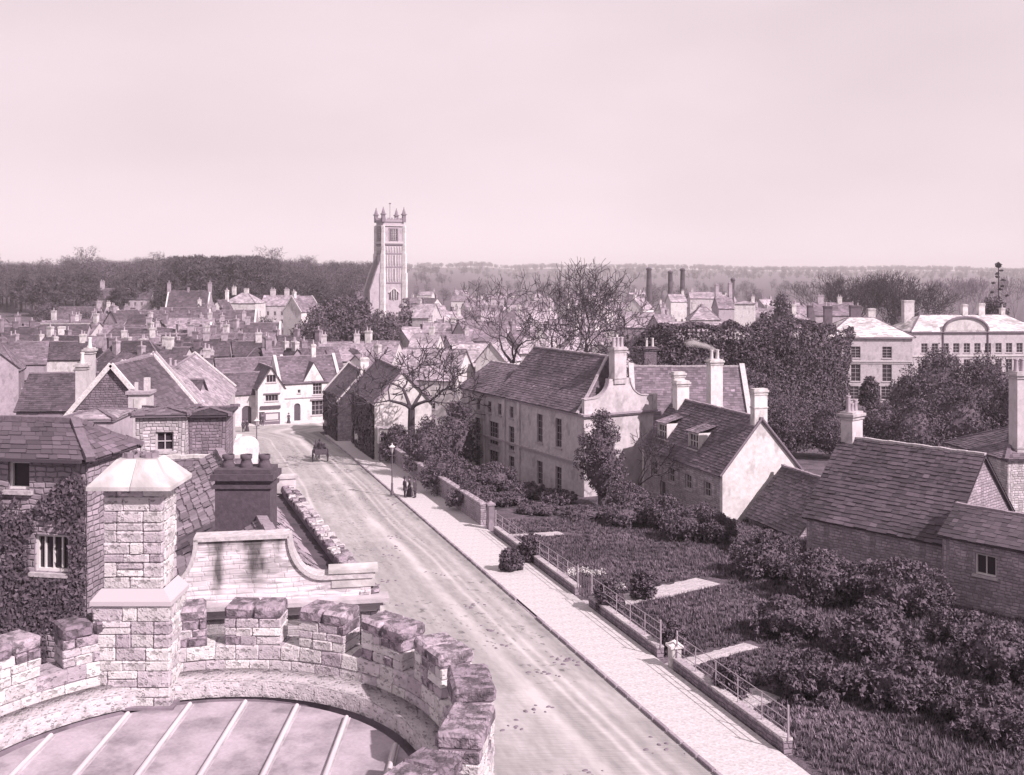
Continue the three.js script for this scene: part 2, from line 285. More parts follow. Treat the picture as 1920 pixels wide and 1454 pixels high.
// ---------------------------------------------------------------- a house: walls with openings, slated roof, chimneys
function grid(span, n, ys, w, h, o) { const r = []; for (const y of ys) for (let i = 0; i < n; i++) r.push([(-0.5 + (i + 0.5) / n) * span, y, w, h, o]); return r; }
function house(o) {
  const name = o.name || 'house', d = o.d, x = XD(o.px, d), yaw = (o.yaw || 0) * Math.PI / 180;
  const base = o.base ?? GY(x, d), ridge = YD(o.py, d), hr = o.hr, hw = ridge - base - hr, L = o.L ?? o.wpx * d / F, W = o.W, t = 0.38, below = 2.5;
  const g = thing(name, o.label, o.cat || 'house', x, base, -d, yaw, o.group);
  const wm = o.wall || mat(0.35, 'patch'), rm = o.roof || slateMat(0.13), par = o.parapet ?? false, up = par ? 0.22 : 0;
  const face = { front: new THREE.Matrix4().makeTranslation(0, 0, W / 2), back: new THREE.Matrix4().makeRotationY(Math.PI).setPosition(0, 0, -W / 2), right: new THREE.Matrix4().makeRotationY(Math.PI / 2).setPosition(L / 2, 0, 0), left: new THREE.Matrix4().makeRotationY(-Math.PI / 2).setPosition(-L / 2, 0, 0) };
  const win = o.win || {}, hip = o.hip;
  for (const f of ['front', 'back', 'right', 'left']) {
    const end = f === 'right' || f === 'left', half = end ? W / 2 : L / 2 - t, holes = (win[f] || []).filter((h) => h[1] + h[3] < hw + (end && !hip ? hr * 0.85 : -0.05));
    const pts = end && !hip ? [[-half, -below], [half, -below], [half, hw + up], [0, hw + hr + up], [-half, hw + up]] : [[-half, -below], [half, -below], [half, hw], [-half, hw]];
    mesh('wall', panel(pts, holes, t).applyMatrix4(face[f]), (end && o.endWall) || wm, g);
    for (const h of holes) windowPart(g, face[f], h[0], h[1], h[2], h[3], { frame: o.frame, sill: o.sill, ...(h[4] || {}) });
  }
  const oe = o.eave ?? 0.28, ov = par ? -t + 0.02 : 0.18, ye = hw - oe * hr / (W / 2) + 0.07, yr = hw + hr + 0.07, q = o.course ? { course: o.course, width: o.width || o.course * 1.4, thick: o.thick } : d < 130 ? { course: 0.28, width: 0.36, thick: 0.035 } : d < 230 ? { course: 0.34, width: 0.44, thick: 0.04 } : { course: 0.55, width: 0.75, thick: 0.05 };
  const X = L / 2 + ov, Z = W / 2 + oe, quads = [], ridges = [];
  if (hip) {
    const r = typeof hip === 'number' ? hip : Math.min(W / 2, L / 2 - 0.1), R = L / 2 - r, XX = L / 2 + oe;
    quads.push([V(-XX, ye, Z), V(XX, ye, Z), V(R, yr, 0), V(-R, yr, 0)], [V(XX, ye, -Z), V(-XX, ye, -Z), V(-R, yr, 0), V(R, yr, 0)], [V(XX, ye, Z), V(XX, ye, -Z), V(R, yr, 0), V(R + 0.001, yr, 0.001)], [V(-XX, ye, -Z), V(-XX, ye, Z), V(-R, yr, 0), V(-R - 0.001, yr, -0.001)]);
    ridges.push([V(-R, yr, 0), V(R, yr, 0)]); for (const sx of [-1, 1]) for (const sz of [-1, 1]) ridges.push([V(sx * XX, ye + 0.03, sz * Z), V(sx * R, yr, 0)]);
  } else {
    quads.push([V(-X, ye, Z), V(X, ye, Z), V(X, yr, 0), V(-X, yr, 0)], [V(X, ye, -Z), V(-X, ye, -Z), V(-X, yr, 0), V(X, yr, 0)]);
    ridges.push([V(-X, yr, 0), V(X, yr, 0)]);
  }
  const roof = roofPart(g, quads, rm, { ...q, ridges, ridgeMat: o.ridgeMat || (hip ? mat(0.12, 'grain') : undefined) });
  if (par && !hip) for (const sx of [-1, 1]) for (const sz of [-1, 1]) mesh('coping', beam(V(sx * (L / 2 - t / 2), hw + up - 0.02, sz * (W / 2 + 0.12)), V(sx * (L / 2 - t / 2), hw + hr + up + 0.1, sz * 0.0), t + 0.12, 0.14), o.copingMat || mat(0.45, 'grain'), g);
  if (o.verge && !hip) for (const sx of [-1, 1]) for (const sz of [-1, 1]) mesh('verge_board', beam(V(sx * (X + 0.03), ye + 0.02, sz * Z), V(sx * (X + 0.03), yr + 0.04, 0), 0.16, 0.34), o.verge, g);
  if (o.gutter) for (const sz of [-1, 1]) mesh('gutter', beam(V(-L / 2, ye - 0.03, sz * (Z + 0.05)), V(L / 2, ye - 0.03, sz * (Z + 0.05)), 0.12, 0.1), o.gutter, g);
  for (const c of o.chim || []) { const [cx, cz, cw, cd, ch, ex] = c; const y0 = hw + hr * (1 - Math.abs(cz) / (W / 2)) - 0.9; chimney(g, cx * L / 2, y0, cz, cw, cd, hw + hr + ch - y0, { mat: o.chimMat || wm, ...(ex || {}) }); }
  return { g, L, W, hw, hr, t, face, roof, ye, yr };
}
// ================================================================ THE SETTING
{ // one sheet of ground out to the hills
  const ds = []; for (let d = -60; d < 200; d += 2) ds.push(d); for (let d = 200; d < 700; d += 10) ds.push(d); for (let d = 700; d <= 7000; d *= 1.05) ds.push(d);
  const nu = 70, pos = [], uv = [], idx = [];
  ds.forEach((d) => { for (let i = 0; i <= nu; i++) { const u = i / nu * 2 - 1, x = u * (90 + 0.95 * Math.max(0, d)); pos.push(x, GY(x, d), -d); uv.push(x, -d); } });
  for (let j = 0; j < ds.length - 1; j++) for (let i = 0; i < nu; i++) { const a = j * (nu + 1) + i, b = a + 1, c = a + nu + 1, e = c + 1; idx.push(a, b, e, a, e, c); }
  const g = new THREE.BufferGeometry(); g.setAttribute('position', new THREE.Float32BufferAttribute(pos, 3)); g.setAttribute('uv', new THREE.Float32BufferAttribute(uv, 2)); g.setIndex(idx); g.computeVertexNormals();
  structure('ground', g, mat(0.075, 'grass', 1));
}
const kerbX = (d) => 5.2 - 0.294 * (d - 39.9) - 0.0006 * Math.max(0, d - 118) ** 2;
const railX = (d) => d < 76 ? 8.0 - 0.274 * (d - 40.7) : -1.67 - 0.29 * (d - 76);
function strip(ds, xl, xr, lift, nu = 10, vScale = 1) {
  const pos = [], uv = [], idx = [];
  ds.forEach((d) => { for (let i = 0; i <= nu; i++) { const x = lerp(xl(d), xr(d), i / nu); pos.push(x, GY(x, d) + lift, -d); uv.push(vScale === 1 ? x : i / nu, d); } });
  for (let j = 0; j < ds.length - 1; j++) for (let i = 0; i < nu; i++) { const a = j * (nu + 1) + i; idx.push(a, a + 1, a + nu + 2, a, a + nu + 2, a + nu + 1); }
  const g = new THREE.BufferGeometry(); g.setAttribute('position', new THREE.Float32BufferAttribute(pos, 3)); g.setAttribute('uv', new THREE.Float32BufferAttribute(uv, 2)); g.setIndex(idx); g.computeVertexNormals(); return g;
}
const range = (a, b, s) => { const r = []; for (let v = a; v < b - 1e-6; v += s) r.push(v); r.push(b); return r; };
{ // the road: rolled gravel with pale dusty wheel tracks
  const t = greyTex(512, 2048, 1, 150, (u, v) => {
    const d = v * 150, off = (1 - u) * 10.5;                        // metres in from the kerb
    const w1 = 0.35 * (fbm(v * 9, 1, 3, 3) - 0.5) * 2;
    const line = (o, hw, k, s) => k * Math.exp(-(((off - o - w1 * s) / hw) ** 2)) * (0.35 + 1.0 * fbm(v * 30, o, 7, 3));
    let g = 0.6 + 0.24 * (fbm(u * 60, v * 300, 3, 4) - 0.5) + 0.26 * (fbm(u * 22, v * 14, 5, 4) - 0.5);
    g += line(3.9, 0.42, 0.36, 1) + line(2.6, 0.14, 0.3, 1) + line(2.05, 0.12, 0.22, 1) + line(1.25, 0.25, 0.16, 0.6) + line(5.4, 0.2, 0.13, 1.2) + line(7.9, 0.13, 0.3, 1.6) + line(8.6, 0.3, 0.12, 1);
    g -= 0.10 * Math.exp(-(((off - 3.2) / 0.3) ** 2)) + 0.10 * Math.exp(-(((off - 0.5) / 0.35) ** 2));
    g -= 0.3 * smooth(0.68, 0.76, fbm(u * 45, v * 520, 9, 3)) * smooth(0.5, 0.62, fbm(u * 5, v * 20, 19, 2));
    g += 0.12 * smooth(0.55, 0.7, fbm(u * 4, v * 40, 29, 3));
    return g;
  });
  t.repeat.set(1, 1 / 150);
  const m = mat(0.5, 'none', 0.95, { bumpScale: 0.02 }).clone(); m.map = t; m.bumpMap = T.grainB;
  const left = (d) => kerbX(d) - 10.5 - 12 * smooth(138, 162, d) ;
  structure('road', strip(range(8, 172, 1.5), left, (d) => kerbX(d) + 0.02 + 10 * smooth(150, 160, d), 0.03, 12, 0), m);
  structure('pavement', strip(range(20, 146, 1.5), kerbX, railX, 0.13, 5), mat(0.47, 'grain', 0.95));
  const far = (d) => -60; // pavement before the white houses at the foot of the hill
  const pts = [[-52, 155.2], [-41, 160.0], [-29, 165.6], [-18, 171]], nrm = [-0.43, 0.9];
  const s = []; for (let i = 0; i < 3; i++) { const a = pts[i], b = pts[i + 1]; s.push(beam(V(a[0], GY(a[0], a[1]) + 0.06, -a[1] - 1.2), V(b[0], GY(b[0], b[1]) + 0.06, -b[1] - 1.2), 3.2, 0.16)); }
  const fp = structure('pavement', merge(s), mat(0.52, 'patch', 0.95)); fp.name = 'far_pavement';
  // kerb stones
  const k = new THREE.Group(); k.name = 'kerb'; k.userData = { kind: 'structure' }; scene.add(k);
  const kg = chamfer(0.16, 0.3, 1.12, 0.02), km = [0.2, 0.24, 0.28].map((v) => mat(v, 'grain'));
  for (let d = 20.6, i = 0; d < 144; d += 1.16, i++) {
    const a = kerbX(d), b = kerbX(d + 1.12), m2 = mesh('kerb_stone', kg, km[(i * 7) % 3], k), low = d > 52 && d < 55.4 ? 0.1 : 0;
    m2.position.set((a + b) / 2 - 0.06, GY(a, d + 0.56) + 0.0 - low, -(d + 0.56)); m2.rotation.set(-Math.atan(0.057), Math.atan(0.294), 0, 'YXZ'); m2.rotation.y = Math.atan((kerbX(d) - kerbX(d + 1.12)) / 1.12); m2.rotation.x = Math.atan(-0.057);
  }
  // garden paths of pale gravel
  const path = (pts2, w, name) => {                // gravel with a ragged grassy edge
    const c = new THREE.CatmullRomCurve3(pts2.map(([x, d]) => V(x, 0, -d))), n = 40, pos = [], uv = [], idx = [], rg = rngOf(Math.round(pts2[0][1] * 10));
    for (let i = 0; i <= n; i++) { const p = c.getPoint(i / n), q = c.getTangent(i / n), nx = -q.z, nz = q.x; for (const s2 of [-1, -0.5, 0, 0.5, 1]) { const e = s2 * w / 2 * (Math.abs(s2) === 1 ? 1 + 0.28 * (rg() - 0.5) : 1), x = p.x + nx * e, z = p.z + nz * e; pos.push(x, GY(x, -z) + 0.03 + 0.02 * rg() - 0.02 * Math.abs(s2), z); uv.push(x, z); } }
    for (let i = 0; i < n; i++) for (let j = 0; j < 4; j++) { const k2 = i * 5 + j; idx.push(k2, k2 + 1, k2 + 6, k2, k2 + 6, k2 + 5); }
    const g = new THREE.BufferGeometry(); g.setAttribute('position', new THREE.Float32BufferAttribute(pos, 3)); g.setAttribute('uv', new THREE.Float32BufferAttribute(uv, 2)); g.setIndex(idx); g.computeVertexNormals();
    return structure(name, g, mat(0.42, 'face', 1));
  };
  path([[3.2, 55.2], [6.2, 56.9], [11.6, 61]], 2.0, 'garden_path');
  path([[6.6, 45.2], [11.2, 48.6]], 0.9, 'garden_path');
  path([[-2.2, 74.2], [0.6, 74.6], [3.6, 75.6]], 1.3, 'garden_path');
  path([[8.3, 40.6], [10.4, 42.2]], 1.6, 'garden_path');
}
{ // dung and clods scattered on the road
  const rng = rngOf(15), g = flat(new THREE.IcosahedronGeometry(1, 1)), n = 280, im = new THREE.InstancedMesh(g, mat(0.14, 'grain'), n), m = new THREE.Matrix4(); im.name = 'road_litter'; im.userData = { kind: 'stuff', label: 'dung and loose clods scattered on the road', category: 'litter' };
  for (let i = 0; i < n; i++) { const cl = i % 7 ? 0.9 : 0, d = i % 7 ? im.userData.d + (rng() - 0.5) * 1.6 : 28 + 95 * rng() ** 1.4, off = i % 7 ? im.userData.o + (rng() - 0.5) * 1.3 : 0.8 + 8 * rng(); if (i % 7 === 0) { im.userData.d = d; im.userData.o = off; } const x = kerbX(d) - off, s = 0.025 + 0.06 * rng(); m.compose(V(x, GY(x, d) + 0.035, -d), new THREE.Quaternion().setFromAxisAngle(V(0, 1, 0), rng() * 6), V(s * 1.6, s * 0.6, s)); im.setMatrixAt(i, m); }
  delete im.userData.d; delete im.userData.o; im.castShadow = im.receiveShadow = true; scene.add(im);
}
// ---------------------------------------------------------------- dwarf walls with iron railings along the pavement
const iron = mat(0.1, 'none', 0.6), ironPale = mat(0.3, 'none', 0.55);
function railing(d0, d1, label, wallLabel) {
  const o = 0.28, n = Math.max(2, Math.round((d1 - d0) / 1.7)), pt = (d, y) => V(railX(d) + o, GY(railX(d), d) + y, -d);
  const w = thing('dwarf_wall', wallLabel, 'wall', railX(d0) + o, GY(railX(d0), d0), -d0, 0, 'dwarf walls under the railings'), loc = (v) => v.sub(w.position);
  mesh('wall', beam(loc(pt(d0, 0.1)), loc(pt(d1, 0.1)), 0.34, 0.75), mat(0.16, 'rubble'), w);
  for (let i = 0; i < n; i++) mesh('coping_stone', beam(loc(pt(lerp(d0, d1, (i + 0.01) / n), 0.54)), loc(pt(lerp(d0, d1, (i + 0.99) / n), 0.54)), 0.38, 0.09), mat([0.4, 0.34, 0.44][i % 3], 'face'), w);
  const r = thing('iron_railing', label, 'railing', railX(d0) + o, GY(railX(d0), d0) + 0.6, -d0, 0, 'iron railings along the pavement'), lr = (v) => v.sub(r.position);
  for (let i = 0; i <= n; i++) { const d = lerp(d0, d1, i / n), thick = i === 0 || i === n; mesh('post', rod(lr(pt(d, 0.55)), lr(pt(d, thick ? 1.75 : 1.6)), thick ? 0.04 : 0.022), ironPale, r); }
  for (const y of [1.58, 1.2, 0.85]) mesh('rail', rod(lr(pt(d0, y)), lr(pt(d1, y)), 0.018), ironPale, r);
}
railing(57.6, 75.2, 'long thin iron railing above lawn, farthest along the pavement', 'low rubble wall with pale coping beneath the farthest railing');
railing(46.6, 55.4, 'thin iron railing between the two garden gates', 'low rubble wall with pale coping between the two garden gates');
railing(36.0, 44.9, 'thin iron railing nearest the bottom of the picture', 'low rubble wall with pale coping nearest the bottom of the picture');
function pier(d, h, label, g) {
  const x = railX(d) + 0.28, t = thing('gate_pier', label, 'gate pier', x, GY(x, d), -d, 0.28, 'gate piers');
  mesh('shaft', chamfer(0.46, h, 0.46, 0.03).translate(0, h / 2, 0), mat(g, 'patch'), t); mesh('cap', merge([box(0.6, 0.1, 0.6, 0, h + 0.04, 0), flat(new THREE.ConeGeometry(0.36, 0.22, 4, 1)).rotateY(Math.PI / 4).translate(0, h + 0.2, 0)]), mat(g * 1.1, 'grain'), t);
}
pier(45.15, 1.0, 'short pale stone pier at the nearest garden gate', 0.5);
pier(76.6, 1.9, 'dark stone gate pier at far end of the long railing', 0.2);
function gate(d0, d1, label) {
  const o = 0.28, pt = (d, y) => V(railX(d) + o, GY(railX(d), d) + y, -d), t = thing('iron_gate', label, 'gate', railX(d0) + o, GY(railX(d0), d0), -d0), l = (v) => v.sub(t.position);
  for (let i = 0; i <= 6; i++) mesh('bar', rod(l(pt(lerp(d0, d1, i / 6), 0.15)), l(pt(lerp(d0, d1, i / 6), 1.45)), i % 6 ? 0.018 : 0.035), iron, t);
  for (const y of [0.25, 1.3]) mesh('rail', rod(l(pt(d0, y)), l(pt(d1, y)), 0.022), iron, t);
}
gate(55.7, 57.3, 'dark iron gate before the broad pale garden path');
{ // garden wall along the pavement below the dark trees
  const t = thing('garden_wall', 'dark rubble garden wall along the pavement beneath the trees', 'wall', railX(78), GY(railX(78), 78), -78);
  const l = (d, y) => V(railX(d) + 0.1, GY(railX(d), d) + y, -d).sub(t.position);
  for (let d = 78; d < 122; d += 11) { mesh('wall', beam(l(d, 0.7), l(Math.min(122, d + 11), 0.7), 0.4, 2.0), mat(0.26, 'rubble'), t); mesh('coping', beam(l(d, 1.74), l(Math.min(122, d + 11), 1.74), 0.5, 0.12), mat(0.3, 'lichen'), t); }
}
// ================================================================ THE BATTLEMENTED TURRET IN FRONT
const stoneTones = [0.3, 0.37, 0.42, 0.46, 0.5, 0.54].map((g) => mat(g, 'face', 0.92));
const darkTones = [0.1, 0.12, 0.15, 0.19, 0.24].map((g) => mat(g, 'lichen', 0.95));
const blockCache = new Map();
let blockN = 0;
function worn(g, n) {                               // knock the corners about a little
  const p = g.attributes.position, u = g.attributes.uv; for (let i = 0; i < p.count; i++) { const a = Math.round(p.getX(i) * 300), b = Math.round(p.getY(i) * 300), c = Math.round(p.getZ(i) * 300), j = (k) => (hash3(a + k * 57, b + n * 31, c) - 0.5) * 0.022; p.setXYZ(i, p.getX(i) + j(1), p.getY(i) + j(2) * 0.6, p.getZ(i) + j(3)); u.setXY(i, u.getX(i) + n * 0.37, u.getY(i) + n * 0.61); }
  g.computeVertexNormals(); return g;
}
function block(w, h, d, c = 0.022) {                // dressed stones of alike size share one geometry
  const q = (v) => Math.max(0.06, Math.round(v / 0.03) * 0.03 - 0.004), k = [q(w), q(h), q(d)].join(); const kv = k + '|' + (blockN = (blockN + 1) % 4); if (!blockCache.has(kv)) blockCache.set(kv, worn(chamfer(q(w), q(h), q(d), c), blockN)); return blockCache.get(kv);
}
function stoneFace(parent, M, w, h, thick, rng, tones, hs = [0.18, 0.24, 0.3], ws = [0.27, 0.42, 0.54, 0.69]) {
  let y = 0;
  while (y < h - 0.02) {
    let ch = hs[Math.floor(rng() * hs.length)]; if (h - y - ch < 0.15) ch = h - y;
    let x = 0; const tw = rng() < 0.4;
    while (x < w - 0.02) {
      let cw = ws[Math.floor(rng() * ws.length)]; if (w - x - cw < 0.2) cw = w - x;
      const parts = cw > 0.35 && ch > 0.22 && rng() < 0.4 ? 2 : 1;
      for (let k = 0; k < parts; k++) {
        const s = mesh('stone', block(cw - 0.004, ch / parts - 0.004, thick), tones[Math.floor(rng() * tones.length)], parent);
        s.applyMatrix4(M.clone().multiply(new THREE.Matrix4().makeTranslation(x + cw / 2 - w / 2, y + ch / parts * (k + 0.5), -thick / 2 + (rng() - 0.5) * 0.016)).multiply(new THREE.Matrix4().makeRotationZ((rng() - 0.5) * 0.012)));
      }
      x += cw;
    }
    y += ch;
  }
}
{
  const CX = -5, CD = 15.5, roofY = EYE - 7.9, base = GY(CX, CD);
  const t = thing('battlemented_turret', 'round battlemented stone turret with flat lead roof and tall pale chimney', 'turret', CX, base, -CD);
  const y0 = roofY - base, rng = rngOf(42), deg = Math.PI / 180;
  const at = (phi, r, y) => V(r * Math.sin(phi), y, -r * Math.cos(phi));
  mesh('wall', flat(new THREE.CylinderGeometry(4.7, 4.75, y0 + 1.9, 64, 1, true)).translate(0, (y0 - 0.1 - 2) / 2 + 0.05, 0), mat(0.4, 'rubble'), t);
  // flat lead roof with rolls
  const lg = flat(new THREE.CylinderGeometry(3.62, 3.62, 0.12, 64)).translate(0, y0 - 0.06, 0); { const u = lg.attributes.uv; for (let i = 0; i < u.count; i++) u.setXY(i, u.getX(i) * 7.3, u.getY(i) * 7.3); }
  const lead = mesh('lead_roof', lg, mat(0.3, 'lead', 0.65), t);
  for (let i = -3; i <= 3; i++) {
    const x = i * 0.98 + 0.12, z = Math.sqrt(Math.max(0, 3.56 ** 2 - x * x)); if (z < 0.6) continue;
    mesh('lead_roll', merge([align(flat(new THREE.CapsuleGeometry(0.045, 2 * z - 0.1, 3, 8)).rotateX(Math.PI / 2), V(x, y0 + 0.035, -z), V(x, y0 + 0.035, z)), box(0.13, 0.02, 2 * z, x, y0 + 0.01, 0)]), mat(0.4, 'lead', 0.7), lead);
  }
  // gutter and stone ledge inside the parapet
  const ring = (pr, a0, a1, n) => { const g = flat(new THREE.LatheGeometry(pr.map(([r, y]) => new THREE.Vector2(r, y)), n, a0, a1 - a0)), u = g.attributes.uv; for (let i = 0; i < u.count; i++) u.setXY(i, u.getX(i) * 25, u.getY(i) * 1.2); return g; };
  mesh('gutter', ring([[3.6, y0 - 0.02], [3.66, y0 - 0.1], [3.82, y0 - 0.1], [3.84, y0 + 0.2]], 0, Math.PI * 2, 72), mat(0.12, 'lead', 0.8), t);
  const ledge = mesh('ledge', ring([[3.78, y0 + 0.02], [3.78, y0 + 0.3], [3.84, y0 + 0.34], [4.12, y0 + 0.42], [4.12, y0 + 0.0]], 0, Math.PI * 2, 72), mat(0.42, 'face'), t);
  // parapet courses
  const par = mesh('parapet', ring([[4.16, y0 - 0.2], [4.16, y0 + 0.84], [4.68, y0 + 0.84], [4.68, y0 - 0.4]], 0, Math.PI * 2, 72), mat(0.22, 'grain'), t);
  for (let c = 0; c < 3; c++) { let a = -78 + c * 2; while (a < 128) { const w = 4.6 + rng() * 3.4, h = [0.3, 0.28, 0.27][c], r = 4.42, m = mesh('stone', block(w * deg * r - 0.012, h - 0.006, 0.6), stoneTones[Math.floor(rng() * 6)], par); m.position.copy(at((a + w / 2) * deg, r, y0 + [0.15, 0.44, 0.715][c])); m.rotation.y = -(a + w / 2) * deg; m.position.y += (rng() - 0.5) * 0.01; a += w; } }
  // merlons
  for (const [a0, a1] of [[-65, -51], [-45, -31], [-25, -10.8], [-5.6, 8.4], [14.1, 27], [33, 47], [53, 67], [73, 87], [93, 107], [113, 126]]) {
    const mid = (a0 + a1) / 2 * deg, w = (a1 - a0) * deg * 4.4, p = at(mid, 4.42, y0 + 0.855), lit = true;
    const ml = mesh('merlon', box(w - 0.05, 0.68, 0.5), mat(0.16, 'grain'), t); ml.position.copy(p).y += 0.34; ml.rotation.y = -mid;
    let y = -0.34; const hs = [0.17, 0.15, 0.17, 0.23];
    hs.forEach((h, c) => {
      let x = -w / 2; const topc = c === 3;
      while (x < w / 2 - 0.02) {
        let cw = topc ? w / 2 : [0.22, 0.3, 0.42][Math.floor(rng() * 3)]; if (w / 2 - x - cw < 0.14) cw = w / 2 - x;
        const tone = topc ? darkTones[1 + Math.floor(rng() * 4)] : rng() < (c === 2 ? 0.6 : 0.22) ? darkTones[2 + Math.floor(rng() * 3)] : stoneTones[Math.floor(rng() * 6)];
        const s = mesh('stone', block(cw - 0.004, h - 0.004, topc ? 0.66 : 0.6, topc ? 0.05 : 0.02), tone, ml);
        s.position.set(x + cw / 2, y + h / 2, (rng() - 0.5) * 0.02); s.rotation.z = (rng() - 0.5) * 0.03; if (topc) s.rotation.x = 0.05 * (rng() - 0.5); x += cw;
      } y += h;
    });
  }
  // the chimney
  const cy = y0 - 0.05, F0 = -(18.8 - CD), cx = -6.895 - CX, lw = 1.41, ld = 1.0, lh = 1.94;
  const zc = F0 - ld / 2;
  const ch = mesh('chimney', merge([box(lw - 0.08, lh, ld - 0.08, cx, cy + lh / 2, zc), box(1.0, 2.2, 0.74, cx - 0.0, cy + lh + 1.0, zc)]), mat(0.2, 'grain'), t);
  const Tm = (x, y, z, ry) => new THREE.Matrix4().makeRotationY(ry).setPosition(x, y, z);
  stoneFace(ch, Tm(cx, cy, zc + ld / 2, 0), lw, lh, 0.16, rng, stoneTones); stoneFace(ch, Tm(cx, cy, zc - ld / 2, Math.PI), lw, lh, 0.16, rng, stoneTones);
  stoneFace(ch, Tm(cx + lw / 2, cy, zc, Math.PI / 2), ld - 0.32, lh, 0.16, rng, stoneTones.slice(2)); stoneFace(ch, Tm(cx - lw / 2, cy, zc, -Math.PI / 2), ld - 0.32, lh, 0.16, rng, stoneTones);
  { // weathered shoulder
    const s = new Soup(), y = cy + lh, a = [[-lw / 2 - 0.03, ld / 2 + 0.03], [lw / 2 + 0.03, ld / 2 + 0.03], [lw / 2 + 0.03, -ld / 2 - 0.03], [-lw / 2 - 0.03, -ld / 2 - 0.03]], b = [[-0.56, 0.42], [0.56, 0.42], [0.56, -0.42], [-0.56, -0.42]];
    for (let i = 0; i < 4; i++) { const j = (i + 1) % 4, A = (q, h) => V(cx + q[0], y + h, zc + q[1]); s.quad(A(a[i], -0.03), A(a[j], -0.03), A(a[j], 0.05), A(a[i], 0.05), 1); s.quad(A(a[i], 0.05), A(a[j], 0.05), A(b[j], 0.26), A(b[i], 0.26), 1); }
    mesh('shoulder', s.build(), vmat(0.4, 0.9, {}), ch);
  }
  const sy = cy + lh + 0.24, sh = 1.83, sw = 1.08, sd = 0.82;
  stoneFace(ch, Tm(cx, sy, zc + sd / 2, 0), sw, sh, 0.14, rng, stoneTones.slice(0, 5), [0.15, 0.21, 0.27], [0.24, 0.36, 0.48]); stoneFace(ch, Tm(cx, sy, zc - sd / 2, Math.PI), sw, sh, 0.14, rng, stoneTones);
  stoneFace(ch, Tm(cx + sw / 2, sy, zc, Math.PI / 2), sd - 0.28, sh, 0.14, rng, stoneTones.slice(3)); stoneFace(ch, Tm(cx - sw / 2, sy, zc, -Math.PI / 2), sd - 0.28, sh, 0.14, rng, stoneTones);
  { // hipped cap stone, split down the middle, with two broken flues
    const s = new Soup(), y = sy + sh, A = (q, h) => V(cx + q[0], y + h, zc + q[1]), w = 0.76, d = 0.63, w2 = 0.36, d2 = 0.24;
    for (const [x0, x1] of [[-1, 0.03], [0.045, 1]]) {
      const a = [[x0 * w, d], [x1 * w, d], [x1 * w, -d], [x0 * w, -d]], b = [[x0 * w2, d2], [x1 * w2, d2], [x1 * w2, -d2], [x0 * w2, -d2]];
      for (let i = 0; i < 4; i++) { const j = (i + 1) % 4; s.quad(A(a[i], 0), A(a[j], 0), A(a[j], 0.07), A(a[i], 0.07), 1); s.quad(A(a[i], 0.07), A(a[j], 0.07), A(b[j], 0.5), A(b[i], 0.5), x0 < 0 ? 1 : 0.94); }
      s.quad(A(a[3], 0), A(a[2], 0), A(a[1], 0), A(a[0], 0), 1); s.quad(A(b[0], 0.5), A(b[1], 0.5), A(b[2], 0.5), A(b[3], 0.5), 0.9);
    }
    const cap = mesh('cap', s.build(), (() => { const m = vmat(0.5, 0.9, { bumpScale: 0.006 }); m.map = T.patch; m.color.copy(ink(0.5)).multiplyScalar(1.5); m.bumpMap = T.grainB; return m; })(), ch);
    for (const x of [-0.17, 0.17]) { const g = []; for (let k = 0; k < 9; k++) { const a = k / 9 * 6.283, r = 0.12 + 0.015 * rng(), h = 0.05 + 0.06 * rng(); g.push(box(0.1, h, 0.05, cx + x + r * Math.cos(a), y + 0.5 + h / 2, zc + r * 0.9 * Math.sin(a), -a + Math.PI / 2)); } mesh('flue_rim', merge(g), mat(0.2, 'grain'), cap); mesh('flue', cyl(0.09, 0.09, 0.03, cx + x, y + 0.51, zc, 10), mat(0.02, 'none'), cap); }
  }
  mesh('lead_flashing', box(lw + 0.16, 0.05, ld + 0.16, cx, cy + 0.07, zc), mat(0.16, 'lead'), ch);
}

